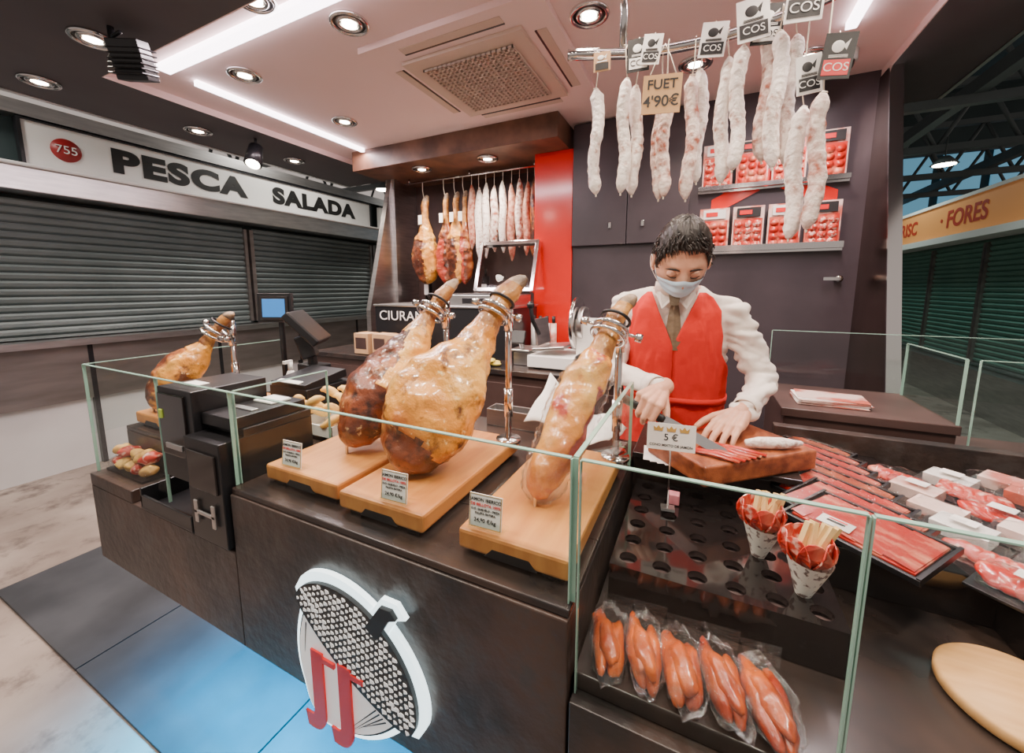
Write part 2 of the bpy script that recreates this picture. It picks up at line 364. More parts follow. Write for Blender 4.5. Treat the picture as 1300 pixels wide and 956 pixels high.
for s in (-1,1):
    q.sph((s*.0755,.006,-.010),(.008,.017,.028),M_skin,(.15,0,0)); q.torus((s*.079,.006,-.006),(1,0,0),.017,.005,M_skin,20,8)
    q.sph((s*.030,-.0740,.003),(.0160,.0125,.0105),M_skin)
    q.tube([(s*.015,-.0825,-.003),(s*.024,-.0868,-.0055),(s*.034,-.0856,-.0055),(s*.045,-.078,-.002)],[.0006,.0014,.0014,.0006],M_hair,6)
    q.tube([(s*.014,-.0885,.019),(s*.026,-.0900,.024),(s*.038,-.086,.0235),(s*.050,-.075,.017)],[(.002,.0014),(.0032,.002),(.003,.002),(.001,.0008)],M_hair,8)
hobj(q,'head')
def hl(az):
    a=abs(az)
    T=[(0,.60),(.45,.60),(.8,.48),(1.05,.20),(1.2,-.05),(1.35,-.07),(1.5,.18),(1.75,.12),(2.0,-.30),(2.4,-.50),(3.2,-.55)]
    return interp(T,a)[0]
q=MB(); rings=[]; n=160
for i in range(50):
    u=i/49; ring=[]
    for k in range(n):
        az=-math.pi+2*math.pi*k/n; pol=math.acos(hl(az))*u+.001
        d=dirv(az,pol); p=headp(*d,False); th=.010*(1-u**3)+.0015
        st=noise.noise(V((math.sin(az)*4,math.cos(az)*4,pol*2)))*.003+noise.noise(V((d[0]*34,d[1]*5,d[2]*9)))*.0035
        p=p+V(d)*(th+st*(1-u**3)+.008*max(0,d[2])*(1-.5*u)*(1.2 if d[1]<0 else 1)); ring.append(p)
    rings.append(ring)
q.loft(rings,M_hair,False)
for k in range(620):
    az=random.uniform(-1.0,1.0) if k<300 else random.uniform(-3.1,3.1); a0=math.acos(hl(az)); pol=a0*random.uniform(.08,.93)
    sw=.20
    p0=headp(*dirv(az,pol),False)+V(dirv(az,pol))*.009; d1=dirv(az+sw*random.uniform(.3,1.1),min(pol+random.uniform(.16,.30),a0+(.10 if abs(az)<.9 else .02))); p2=headp(*d1,False)+V(d1)*random.uniform(.004,.013)
    pm=(p0+p2)/2+V(dirv(az,pol))*.006; q.tube([p0,pm,p2],[(.0022,.0018),(.0022,.0018),(.0004,.0004)],M_hair,5)
hobj(q,'hair')
q=MB(); rings=[]
for i in range(26):
    u=i/25; ring=[]
    for k in range(41):
        az=-1.22+2.44*k/40; top=-.06-.20*(abs(az)/1.22)**1.3+.05*math.exp(-(az/.2)**2); bot=-.93+.28*(abs(az)/1.22)**2
        z=top+(bot-top)*u; s=math.sqrt(max(0,1-z*z)); d=(s*math.sin(az),-s*math.cos(az),z)
        p=headp(*d,False); bul=.004+.021*math.exp(-(az/.42)**2)*math.exp(-((u-.25)/.45)**2)+.0022*math.sin(u*math.pi*7)*math.exp(-(az/.9)**4)
        p=p+V((math.sin(az),-math.cos(az),-.15*u))*bul; ring.append(p)
    rings.append(ring)
q.loft(rings,M_mask,False,True,False)
for s in (-1,1):
    e0=rings[1][-1 if s>0 else 0]; e1=rings[-3][-1 if s>0 else 0]
    q.tube(cat([e0,(s*.083,.006,.016),(s*.086,.022,-.008),(s*.080,.010,-.035),e1],5),.0014,M_white,6)
hobj(q,'face_mask')

# ---------------------------------------------------------------- room shell
b=MB(); b.b2(-9,9,-3,17,-.1,0,M_floor); b.obj('floor')
b=MB()
for i in range(5):
    for j in range(4):
        b.b2(-2.96+i*.9,-2.96+i*.9+.893,.47+j*.62,.47+j*.62+.613,.0,.012,M_tile)
b.obj('stall_floor_platform')
b=MB(); b.b2(-2.95,.80,1.10,3.35,2.60,2.72,M_ceil); b.obj('ceiling')
b=MB(); b.b2(-3.62,-2.95,-.5,3.35,2.56,2.74,M_soff); b.b2(-2.95,.80,-.5,1.10,2.56,2.74,M_soff); b.b2(.80,1.2,-.5,3.35,2.56,2.74,M_soff); b.obj('ceiling_soffit')
b=MB(); b.b2(-2.95,.8,1.10,1.106,2.56,2.60,M_ceil); b.b2(-2.95,-2.944,1.1,3.3,2.56,2.6,M_ceil); b.b2(.794,.80,1.1,3.3,2.56,2.6,M_ceil); b.obj('trim_1')
b=MB(); b.b2(-3.64,-3.60,-.5,3.35,2.555,2.76,M_steel); b.b2(1.19,1.21,-.5,3.35,2.555,2.76,M_steel); b.obj('trim_2')
for nm,(x0,x1,y0,y1) in {'a':(-2.62,-1.1,1.20,1.26),'b':(-2.64,-2.61,1.38,2.60),'c':(.50,.54,1.5,2.35),'d':(-.2,.5,1.20,1.23)}.items():
    b=MB(); b.b2(x0,x1,y0,y1,2.572,2.5995,M_led); b.obj('led_light_strip')
b=MB(); b.b2(-.89,.84,2.90,3.0,0,2.6,M_dark); b.obj('wall_back')
b=MB(); b.b2(-2.66,-1.17,3.30,3.36,0,2.6,M_dark2); b.obj('wall_niche')
b=MB(); b.b2(-1.19,-.89,2.88,3.3,0.0,2.44,M_red); b.obj('red_column',bevel=.004)
b=MB(); b.b2(-2.78,-.92,2.62,3.3,2.44,2.60,M_beam); b.obj('ceiling_beam',bevel=.004)
b=MB(); b.prism([(.79,2.90,2.56),(.79,2.78,2.56),(.79,2.34,.95),(.79,2.34,0),(.79,2.90,0)],(.05,0,0),M_mirror)
b.prism([(.788,2.78,2.56),(.788,2.768,2.56),(.788,2.328,.95),(.788,2.34,.95)],(.054,0,0),M_chrome); b.obj('wall_right')
b=MB(); b.prism([(-2.70,3.3,2.44),(-2.70,2.95,2.44),(-2.70,2.62,1.25),(-2.70,2.62,0),(-2.70,3.3,0)],(.05,0,0),M_steel)
b.b2(-2.72,-2.62,2.95,3.0,0,2.44,M_steel); b.obj('wall_left')
b=MB()
for x0,x1 in((-.885,-.50),(-.495,-.11)):
    b.b2(x0,x1,2.86,2.898,1.75,2.58,M_dark)
b.b2(-.62,-.60,2.845,2.86,1.86,1.90,M_chrome); b.b2(-.40,-.38,2.845,2.86,1.86,1.90,M_chrome)
b.obj('wall_cabinet',bevel=.003)
b=MB(); b.b2(-.06,.70,2.86,2.90,1.66,1.675,M_chrome); b.b2(-.06,.70,2.84,2.848,1.675,1.71,M_chrome)
b.b2(-.06,.70,2.86,2.90,2.035,2.05,M_chrome); b.b2(-.06,.70,2.84,2.848,2.05,2.075,M_chrome)
b.prism([(.02,2.892,2.0),(.33,2.892,2.16),(.66,2.892,2.0),(.66,2.892,1.90),(.33,2.892,2.06),(.02,2.892,1.9)],(0,.006,0),M_red)
b.obj('wall_shelf')
b=MB()
for row,z in ((0,1.68),(1,2.06)):
    for i in range(4):
        x=-.04+i*.185; x1=x+.165
        b.b2(x,x1,2.858,2.868,z,z+.26,M_hpack)
        b.b2(x+.008,x1-.008,2.852,2.859,z+.008,z+.185,M_sliced)
        for k in range(3):
            for l in range(4): b.cyl((x+.034+k*.048,2.849,z+.032+l*.04),(x+.034+k*.048,2.853,z+.032+l*.04),.023,M_salami if (i+row)%2 else M_sliced,seg=12)
        b.b2(x+.02,x1-.02,2.846,2.853,z+.195,z+.25,M_ink if i%2 else M_paper)
        b.b2(x+.035,x+.10,2.843,2.847,z+.21,z+.235,M_redink)
b.obj('sliced_meat_packs')
b=MB(); b.cyl((.70,2.90,1.50),(.70,2.85,1.50),.018,M_chrome); b.box((.665,2.85,1.50),(.08,.012,.018),M_chrome); b.obj('lever_handle')

# ---------------------------------------------------------------- hall
b=MB(); b.b2(-9,9,15,15.2,0,7,M_hall); b.obj('wall_far')
b=MB(); b.b2(-9,9,-3,17,6.5,6.7,M_hall); b.obj('hall_ceiling')
b=MB()
for k in range(7):
    x=1.8+k*.95
    b.b2(x,x+.75,14.9,14.98,3.0,5.0,M_wind)
for k in range(5):
    x=-8+k*.95
    b.b2(x,x+.75,14.9,14.98,3.0,4.6,M_wind)
b.obj('window_1')
b=MB()
for y in (4.5,6.5,8.5,10.5,12.5):
    for z in (3.5,4.4): b.b2(-8.8,8.8,y,y+.1,z,z+.1,M_truss)
    x=-8.6
    while x<8.2:
        b.cyl((x,y+.05,3.55),(x+.45,y+.05,4.45),.03,M_truss,seg=6); b.cyl((x+.45,y+.05,4.45),(x+.9,y+.05,3.55),.03,M_truss,seg=6); x+=.9
for x in (-8,-6.4,-5.2,2.6,4.5,6.5):
    b.b2(x,x+.12,1,14.8,3.6,3.75,M_truss)
b.obj('roof_truss')
b=MB()
for p in ((3.2,8.5,3.3),(2.4,11,3.4),(-5.6,6,3.3)):
    b.cyl((p[0],p[1],p[2]),(p[0],p[1],p[2]+.12),.16,M_truss,r1=.05); b.cyl((p[0],p[1],p[2]-.01),(p[0],p[1],p[2]+.005),.13,M_lamp); b.cyl((p[0],p[1],p[2]+.1),(p[0],p[1],3.7),.01,M_truss,seg=6)
b.obj('hall_pendant_lamps')
XW=-4.6
def shutter(name,x,sgn,y0,y1,z0,z1,m):
    b=MB(); rows=[]; z=z0
    pr=[(0,0),(.02,.3),(.028,.7),(.02,.95)]
    while z<z1:
        for dx,fz in pr: rows.append([(x+sgn*dx,y0,z+fz*.06),(x+sgn*dx,y1,z+fz*.06)])
        z+=.06
    b.loft(rows,m,False,False,False)
    b.b2(min(x,x+sgn*.05),max(x,x+sgn*.05),y0-.04,y0,z0,z1,M_steelw); b.b2(min(x,x+sgn*.05),max(x,x+sgn*.05),y1,y1+.03,z0,z1,M_steelw)
    b.b2(min(x,x+sgn*.04),max(x,x+sgn*.04),y0,y1,z0-.02,z0,M_shutter)
    return b.obj(name)
b=MB(); b.b2(XW-.3,XW-.05,-1.5,9,0,2.75,M_hall); b.obj('wall_market_stall')
for y0,y1 in((-1.4,.75),(.82,2.72),(2.82,4.55),(4.65,6.4),(6.5,8.4)): shutter('roller_shutter',XW,1,y0,y1,1.08,2.08,M_shutter)
b=MB(); b.b2(XW-.04,XW+.22,-1.5,8.8,2.13,2.30,M_steel); b.b2(XW-.04,XW+.24,-1.5,8.8,2.30,2.325,M_white); b.obj('stall_awning_box',bevel=.008)
b=MB(); b.b2(XW-.04,XW+.08,-1.5,8.8,2.69,2.79,M_steel); b.obj('stall_cornice')
b=MB(); b.b2(XW-.04,XW+.16,-1.5,8.8,.56,1.03,M_steelw); b.b2(XW-.04,XW+.22,-1.5,8.8,1.0,1.05,M_steel)
b.b2(XW-.04,XW+.12,-1.5,8.8,.0,.56,mat('stall_base_white',(.60,.60,.59),.3,col2=(.68,.68,.67),scale=2))
for y in (-.2,.6,1.35,2.3,3.2,4.1,5,6): b.b2(XW+.12,XW+.165,y,y+.03,.0,1.0,M_black)
b.obj('stall_counter')
sg=empty('shop_sign'); sg.location=(XW,1.2,2.345)
b=MB(); b.b2(.02,.07,0,3.35,.0,.32,M_white); 
for z in (-.012,.32): b.b2(.015,.085,-.02,3.37,z,z+.012,M_black)
b.b2(.015,.085,-.02,0,0,.32,M_black); b.b2(.015,.085,3.35,3.37,0,.32,M_black)
b.cyl((.07,.22,.16),(.078,.22,.16),.085,mat('sign_red_disc',(.35,.02,.02),.4),seg=32); b.obj('panel',sg)
text('755',.085,(XW+.082,1.42,2.505),FACEX,M_white,sg)
text('PESCA',.25,(XW+.074,2.22,2.50),FACEX,M_ink,sg,sx=1.38,offset=.014,space=1.14)
text('SALADA',.235,(XW+.074,3.66,2.50),FACEX,M_ink,sg,sx=1.25,offset=.014,space=1.12)
sg=empty('shop_sign'); sg.location=(XW,4.75,2.345)
b=MB(); b.b2(.02,.07,0,2.6,.0,.32,M_white); b.b2(.015,.085,-.02,2.62,-.012,0,M_black); b.b2(.015,.085,-.02,2.62,.32,.332,M_black); b.obj('panel',sg)
text('BACALLANERIA',.25,(XW+.074,6.0,2.50),FACEX,M_ink,sg,sx=1.05,offset=.009)
b=MB(); b.b2(3.06,3.3,3.4,9.4,0,2.6,M_shutg); b.obj('wall_opposite_stall'); b=MB(); b.b2(2.9,3.055,3.4,9.4,0,.5,M_steel); b.obj('stall_plinth')
for y0,y1 in((3.5,5.4),(5.5,6.7),(6.78,7.9),(7.98,9.3)): shutter('green_shutter',3.05,-1,y0,y1,.55,1.98,M_shutg)
b=MB(); b.b2(2.75,3.055,3.4,9.4,2.02,2.10,M_white); b.obj('awning_ledge')
sg=empty('fascia_sign'); sg.location=(2.85,3.4,2.12)
b=MB(); b.b2(0,.08,0,5.9,0,.42,M_orange); b.b2(-.02,.1,-.02,5.92,.42,.46,M_white); b.obj('panel',sg)
M_sr=mat('sign_red',(.5,.04,.02),.5)
text('MARISC',.27,(2.845,8.55,2.32),FACENX,M_sr,sg,offset=.006)
text('\u00b7 FORES',.30,(2.845,6.95,2.32),FACENX,M_sr,sg,offset=.006)

# ---------------------------------------------------------------- lights
LK=2.55
def spot(p,e,col=(1,.84,.70),ang=130,tgt=None,r=.05,blend=.8):
    l=bpy.data.lights.new('downlight_or_fill_spot','SPOT'); l.energy=e; l.color=col; l.spot_size=math.radians(ang); l.spot_blend=blend; l.shadow_soft_size=r
    o=bpy.data.objects.new('downlight_or_fill_spot',l); bpy.context.collection.objects.link(o); o.location=p
    if tgt: o.rotation_euler=(V(tgt)-V(p)).to_track_quat('-Z','Y').to_euler()
    return o
def downlight(x,y,z,e,r=.075,tgt=None):
    b=MB(); b.torus((x,y,z-.006),(0,0,1),r,.010,M_chrome); b.torus((x,y,z-.006),(0,0,1),r*.62,.010,M_chrome)
    b.cyl((x,y,z-.006),(x,y,z-.0005),r*.98,M_black); b.cyl((x,y,z-.012),(x,y,z-.006),r*.42,M_lamp)
    b.obj('ceiling_downlight'); 
    if e: spot((x,y,z-.03),e*LK,tgt=tgt)
for x,y in ((-2.31,1.46),(-2.31,2.13),(-1.46,1.40),(-1.69,1.13),(.41,2.57),(-.5,1.8),(-.1,2.4),(-.35,1.32),(.35,1.35)): downlight(x,y,2.60,17)
for x,y in ((-3.30,.97),(-3.30,1.72),(-3.30,2.46),(-2.53,.93)): downlight(x,y,2.56,9)
for x,y,t in ((-1.6,.35,(-1.2,.8,1)),(-.95,.3,(-.8,.75,1.1)),(-.3,.3,(-.3,.75,1.1)),(.35,.3,(.2,.8,.95)),(.75,.7,(.4,1.,.95)),(-2.1,.1,(-1.6,.6,.9))): downlight(x,y,2.56,19,tgt=t)  # unseen downlights added in the front soffit to light the hams and counter
for x,y in ((-2.18,2.80),(-1.55,2.80)): downlight(x,y,2.44,24)
def area(name,p,sx,sy,e,col,rot=(0,0,0),spread=180):
    l=bpy.data.lights.new(name,'AREA'); l.shape='RECTANGLE'; l.size=sx; l.size_y=sy; l.energy=e; l.color=col; l.spread=math.radians(spread)
    o=bpy.data.objects.new(name,l); bpy.context.collection.objects.link(o); o.location=p; o.rotation_euler=rot
area('led_lamp',(-1.86,1.23,2.569),1.5,.05,36,(1,.80,.84))
area('led_lamp',(-2.625,2.0,2.569),.03,1.2,22,(1,.80,.84))
area('led_lamp',(.52,1.9,2.569),.04,.85,22,(1,.80,.84))
area('under_counter_lamp',(-1.10,.68,.530),1.0,.18,42,(.01,.50,1.),spread=115)
for p in ((-3.9,.2,3.3),(-3.9,3.2,3.3),(-3.9,6.2,3.3)): spot(p,85,(1.,.96,.88),150,tgt=(-4.5,p[1],1.0),r=.2)  # added fill spots without fixtures, brightening the left shutters and sign
for p in ((2.2,4.5,3.3),(2.2,8,3.4)): spot(p,95,(.78,1.,.93),150,r=.2,tgt=(2.8,p[1],1.4))  # fill spots added with no lamp body, lifting the green stall opposite
# AC
ac=MB(); cx,cy=-1.1,2.03
ac.b2(cx-.475,cx+.475,cy-.475,cy+.475,2.572,2.5995,M_ceil)
ac.b2(cx-.33,cx+.33,cy-.33,cy+.33,2.555,2.572,M_tan)
ac.b2(cx-.25,cx+.25,cy-.25,cy+.25,2.552,2.556,M_black)
for k in range(19):
    o=-.25+k*.0278
    ac.b2(cx+o-.005,cx+o+.005,cy-.255,cy+.255,2.542,2.553,M_tan); ac.b2(cx-.255,cx+.255,cy+o-.005,cy+o+.005,2.542,2.553,M_tan)
for s in(-1,1):
    ac.b2(cx-.27,cx+.27,cy+s*.40-.022,cy+s*.40+.022,2.569,2.574,M_tan); ac.b2(cx+s*.40-.022,cx+s*.40+.022,cy-.27,cy+.27,2.569,2.574,M_tan)
    ac.b2(cx-.27,cx+.27,cy+s*.372-.005,cy+s*.372+.005,2.569,2.5735,M_black); ac.b2(cx+s*.372-.005,cx+s*.372+.005,cy-.27,cy+.27,2.569,2.5735,M_black)
ac.obj('ceiling_air_conditioner')
b=MB(); b.cyl((-2.36,.93,2.565),(-2.36,.93,2.48),.012,M_black); b.box((-2.30,.97,2.43),(.13,.07,.15),M_black,(.3,0,.5))
for k in range(6): b.box((-2.30+.0,.97,2.375+k*.02),(.14,.10,.006),M_black,(.3,0,.5))
b.tube([(-2.40,.93,2.42),(-2.42,.95,2.50),(-2.36,.93,2.52),(-2.28,.93,2.52)],.008,M_black); b.obj('floodlight',bevel=.003)
b=MB(); b.cyl((-3.1,2.0,2.56),(-3.1,2.0,2.50),.01,M_black); b.cyl((-3.1,2.0,2.50),(-3.06,1.94,2.36),.045,M_black,r1=.06); b.cyl((-3.06,1.94,2.36),(-3.058,1.936,2.352),.045,M_lamp); b.obj('track_spotlight')
b=MB(); b.cyl((.56,2.62,2.60),(.56,2.62,2.55),.06,M_white); b.sph((.56,2.62,2.55),.05,M_black); b.obj('security_camera')

# ---------------------------------------------------------------- counter
b=MB()
b.b2(-1.0,-.152,.51,1.22,.54,.955,M_stone)
b.b2(-1.8,-1.0,.51,1.22,.54,.80,M_stone)
b.b2(-1.52,-1.0,.70,1.22,.80,.955,M_stone); b.b2(-1.8,-1.52,.615,1.22,.80,.955,M_stone)
b.b2(-1.8,-1.52,.51,.615,.80,.84,M_stone)
b.b2(-1.52,-.152,.70,1.24,.955,.97,M_stonetop); b.b2(-1.8,-1.52,.615,1.24,.955,.97,M_stonetop); b.b2(-1.0,-.152,.515,.70,.955,.97,M_stonetop)
b.b2(-1.6,-.152,.90,1.2,.0,.54,M_black)
b.obj('serving_counter',bevel=.003)
b=MB()
b.b2(-.148,1.3,.51,1.32,.50,.82,M_stone); b.b2(-.148,1.3,.535,1.32,.82,.85,M_stonetop); b.b2(-.148,1.2,.9,1.2,0,.5,M_black)
b.b2(-.148,.24,1.10,1.32,.85,.995,M_stone); b.b2(-.148,.24,1.08,1.34,.985,1.0,M_stonetop)
b.b2(.24,1.3,1.50,1.54,.85,1.0,M_stone)
b.b2(.25,.50,.93,1.50,.85,.94,M_acryl)
b.b2(.50,1.0,.86,1.50,.85,.92,M_acryl)
b.obj('refrigerated_counter',bevel=.002)
def pane(b,p0,p1,z0,z1,th=.008,ends=(1,1)):
    p0=V((*p0,0)); p1=V((*p1,0)); d=(p1-p0); L=d.length; a=math.atan2(d.y,d.x); c=(p0+p1)/2; dn=d/L
    b.box((c.x,c.y,(z0+z1)/2),(L,th,z1-z0),M_glass,(0,0,a))
    b.box((c.x,c.y,z1+.0012),(L,th,.002),M_gedge,(0,0,a))
    for q,e,s in((p0,ends[0],-1),(p1,ends[1],1)):
        if e: q=q+dn*s*.0012; b.box((q.x,q.y,(z0+z1)/2),(.002,th,z1-z0),M_gedge,(0,0,a))
g=MB()
pane(g,(-.998,.53),(-.158,.53),.971,1.203)
pane(g,(-1.79,.53),(-1.34,.53),.841,1.203)
pane(g,(-1.34,.53),(-1.002,.53),1.19,1.203)
pane(g,(-1.795,.53),(-1.795,1.20),.971,1.203)
pane(g,(-1.0,.54),(-1.0,.80),.971,1.203)
pane(g,(-.152,.535),(-.152,1.05),.971,1.203)
pane(g,(-.142,.53),(.178,.53),.821,1.203)
pane(g,(.184,.53),(1.3,.53),.821,1.203)
g.obj('glass_sneeze_guard')
g=MB(); pane(g,(.28,1.98),(1.25,1.98),1.041,1.27); pane(g,(.712,1.60),(.712,1.97),1.041,1.24); pane(g,(.74,1.595),(1.3,1.595),.85,1.24); g.obj('glass_screen')
b=MB(); b.b2(.28,.715,1.60,2.0,0,1.01,M_dark2); b.b2(.27,.72,1.59,2.0,1.01,1.04,M_dark2)
b.b2(.72,1.3,1.60,2.0,0,.9,M_dark2); b.obj('side_counter',bevel=.003)
b=MB()
for k in range(9): b.box((.43+random.uniform(-.006,.006),1.73+random.uniform(-.006,.006),1.043+k*.0025),(.20,.13,.002),M_paper if k%2 else M_hpack,(0,0,random.uniform(-.08,.08)))
b.obj('paper_stack')
b=MB(); b.b2(-2.6,-.35,2.0,2.85,0,.95,M_dark2); b.b2(-2.62,-.33,1.98,2.86,.95,.98,M_stonetop)
for k in range(5): b.b2(-2.55+k*.45,-2.55+k*.45+.43,1.992,2.0,.1,.9,M_dark2)
b.obj('back_counter',bevel=.003)
bu=empty('branded_cabinet'); bu.location=(-1.75,2.45,.98)
b=MB(); b.b2(-.50,.62,-.18,.35,0,.33,M_black); b.b2(-.51,.63,-.19,.36,.33,.345,M_steel); b.obj('body',bu,bevel=.004)
text('CIURANA',.10,(-1.95,2.262,1.24),FRONT,M_white,bu,sx=1.15)

# acorn logo
lg=empty('acorn_logo'); lg.location=(-.60,.51,.70)
ax=V((.52,0,.854)); hx=V((.854,0,-.52))
def P(h,v,y=0): return tuple(hx*h+ax*v+V((0,y,0)))
def body_out(off=0): 
    pts=[]
    for k in range(33):
        t=math.pi*k/32; c_=math.cos(t); s_=math.sin(t)
        pts.append((-(.150+off)*c_*(1-.10*s_),.02-(.215+off)*s_**.9-.030*max(0,s_-.9)*10*.6))
    return pts
def cap_h(h): return .020+.125*max(0,1-(h/.178)**2)**.62
def cap_out(off=0):
    pts=[]
    for k in range(33):
        t=math.pi*k/32
        h=(.178+off)*math.cos(t)
        pts.append((h,.0+(.020+.125*math.sin(t)**1.15)+off if 0<k<32 else .006))
    for k in range(1,12):
        h=-.178-off+(.356+2*off)*k/12; pts.append((h,-off-.030*(1-(h/(.178+off))**2)))
    return pts
M_logo=mat('logo_glow',(.9,.97,1.),.5,emit=(.75,.95,1.),es=2.4)
M_lw=mat('logo_white',(.92,.92,.90),.5,emit=(1,1,1),es=.35)
b=MB(); b.prism([P(h,v,-.012) for h,v in body_out(.014)],(0,.01,0),M_logo); b.prism([P(h,v,-.013) for h,v in cap_out(.014)],(0,.011,0),M_logo)
b.prism([P(h,v,-.016) for h,v in ((-.02,.12),(.035,.12),(.035,.185),(.050,.205),(.020,.215),(-.012,.195))],(0,.01,0),M_logo)
b.prism([P(h,v,-.017) for h,v in body_out(.0)],(0,.006,0),M_ink); b.prism([P(h,v,-.020) for h,v in body_out(-.006)],(0,.006,0),M_lw)
b.prism([P(h,v,-.024) for h,v in cap_out(.0)],(0,.008,0),M_ink)
b.prism([P(h,v,-.026) for h,v in ((-.008,.12),(.025,.12),(.025,.182),(.036,.198),(.018,.204),(-.004,.188))],(0,.008,0),M_ink)
rs=random.Random(3)
for r in range(12):
    v0=-.016+r*.0135
    for c in range(-13,14):
        h=(c*.0140+(.007 if r%2 else 0))*(1-.012*r)
        vv=v0+.030*(h/.178)**2*(1 if r<3 else .5)
        if abs(h)<.170 and vv<cap_h(h)-.006:
            k_=rs.random(); w_=.0060*(.5+.6*k_); l_=.0062*(.5+.6*k_)
            b.prism([P(h-w_,vv+l_*.2,-.0255),P(h+rs.uniform(-.002,.002),vv-l_,-.0255),P(h+w_,vv+l_*.3,-.0255),P(h+w_*.3,vv+l_*.75,-.0255)],(0,.002,0),M_lw)
for a,l1 in ((-.128,-.10),(.096,-.15),(.106,-.14),(.116,-.12),(.125,-.10)):
    b.prism([P(a,-.03,-.0212),P(a+.003,-.03,-.0212),P(a*.76+.001,l1,-.0212)],(0,.001,0),M_ink)
b.obj('emblem',lg)
text('J',.20,(-.690,.485,.605),FRONT,M_redink,lg,ext=.002,offset=.008); text('J',.20,(-.610,.485,.605),FRONT,M_redink,lg,ext=.002,offset=.008)
b=MB()
for x in (-.668,-.588): b.b2(x+.60-.026,x+.60+.030,-.027,-.022,-.030,-.019,M_redink)
b.obj('letter_serifs',lg)

# ---------------------------------------------------------------- hams
PROF=[(0,.006,.005,0),(.015,.035,.03,0),(.06,.068,.052,.0),(.15,.096,.068,-.006),(.27,.112,.078,-.012),(.40,.104,.074,-.012),(.51,.080,.060,-.006),(.60,.053,.044,.0),(.68,.035,.033,0),(.76,.026,.025,0),(.83,.025,.023,0),(.88,.030,.026,0),(.92,.026,.022,.004),(.955,.024,.020,.010),(.985,.018,.014,.016),(1.,.005,.004,.018)]
def ham(b,B,T,W,sw,m1,m2=None,m2ang=None,seed=0,prof=PROF):
    B=V(B);T=V(T);A=(T-B);L=A.length;A.normalize();W=V(W);W=(W-A*W.dot(A)).normalized();N=A.cross(W)
    rings=[];ms=[];n=54;R=90;k=L/.6*sw
    for i in range(R+1):
        t=i/R; w,d,o=interp(prof,t); c=B+A*(L*t)+W*(o*k)
        ring=[];mr=[]
        for j in range(n):
            a=2*math.pi*j/n; ca,sa=math.cos(a),math.sin(a)
            p=c+W*(w*k*ca)+N*(d*k*sa); cutd=0
            nz=noise.noise(p*11+V((seed,7,0)))*.35+noise.noise(p*40+V((seed,7,0)))*.2
            mm=m1
            if m2 and m2ang(a+nz,t+nz*.1): mm=m2; cutd=-.004
            q=noise.noise(p*9+V((seed,0,0)))*.016+noise.noise(p*26+V((seed,3,0)))*.009+abs(noise.noise(p*55))*.004+cutd
            p=p+(W*ca+N*sa)*q*(1 if t<.65 else .45)*min(1,t*12)
            ring.append(p)
            if t+nz*.12>.66: mm=M_shank
            if t>.93: mm=M_hoof
            mr.append(mm)
        rings.append(ring)
        ms.append(mr)
    b.loft(rings,ms[:-1],True)
def ham_stand(bx0,bx1,by0,by1,B,T,W,sw,m1,m2=None,f=None,seed=0,wrap=False,prof=PROF):
    e=empty('ham_stand'); 
    z0=.9705
    b=MB(); b.b2(bx0,bx1,by0,by1,z0+.010,z0+.048,M_wood); b.obj('board',e,bevel=.006)
    b=MB(); 
    for x in (bx0+.02,bx1-.05): b.b2(x,x+.03,by0+.012,by0+.05,z0,z0+.012,M_black); b.b2(x,x+.03,by1-.05,by1-.012,z0,z0+.012,M_black)
    xm=(bx0+bx1)/2; b.prism([(xm-.05,by0-.001,z0+.0095),(xm+.05,by0-.001,z0+.0095),(xm+.035,by0-.001,z0+.026),(xm-.035,by0-.001,z0+.026)],(0,.004,0),M_black); b.obj('feet',e)
    Bv=V(B);Tv=V(T);A=(Tv-Bv).normalized(); R=Bv+(Tv-Bv)*.79
    b=MB(); px,py=R.x+.012,R.y+.045
    b.cyl((px,py,z0+.046),(px,py,z0+.056),.035,M_chrome); b.cyl((px,py,z0+.05),(px,py,R.z+.02),.009,M_chrome); b.cyl((px,py,z0+.12),(px,py,z0+.2),.013,M_chrome)
    b.cyl((px,py,R.z-.06),(px,py,R.z+.035),.014,M_chrome); b.sph((px,py,R.z+.04),.014,M_black)
    b.torus(R,A,.038,.006,M_chrome); b.torus(R-A*.02,A,.040,.005,M_chrome); b.cyl(R+V((.02,.03,0)),(px,py,R.z),.008,M_chrome)
    side=A.cross(V((0,1,0))).normalized()
    for s in (-1,1):
        b.cyl(R+side*s*.028,R+side*s*.062,.004,M_chrome,seg=10); b.cyl(R+side*s*.058,R+side*s*.074,.010,M_chrome,seg=12)
    b.cyl(Bv+V((0,0,-.03)),Bv+V((0,0,.03)),.004,M_chrome,seg=8); b.torus(R+A*.03,A,.034,.004,M_black); b.obj('clamp',e)
    b=MB(); ham(b,B,T,W,sw,m1,m2,f,seed,prof); b.obj('ham',e)
    if wrap:
        b=MB(); pr=[(t,w*1.07+.003,d*1.07+.003,o) for t,w,d,o in prof if t<.62]
        Bq=V(B);A=(Tv-Bq);L=A.length;A.normalize();Wd=V(W);Wd=(Wd-A*Wd.dot(A)).normalized();N=A.cross(Wd);rings=[]
        for i in range(60):
            t=.60*i/59; w,d,o=interp(pr,t); k=L/.6*sw; ring=[]
            for j in range(50):
                a=2*math.pi*j/50; q=abs(noise.noise(V((math.cos(a)*4,math.sin(a)*4,t*26))))*.014
                ring.append(Bq+A*(L*t-.006)+Wd*((w*k+q)*math.cos(a)+o*k)+N*((d*k+q)*math.sin(a)))
            rings.append(ring)
        b.loft(rings,M_plast,False); b.obj('plastic_wrap',e)
    return e
ham_stand(-.95,-.70,.57,1.04,(-.815,.70,1.04),(-.695,1.03,1.478),(1,-.25,-.1),1.0,M_ham,M_hamd,lambda a,t:(t<.62 and (2.0<a<5.3)) or (t<.3 and a<7),seed=3)
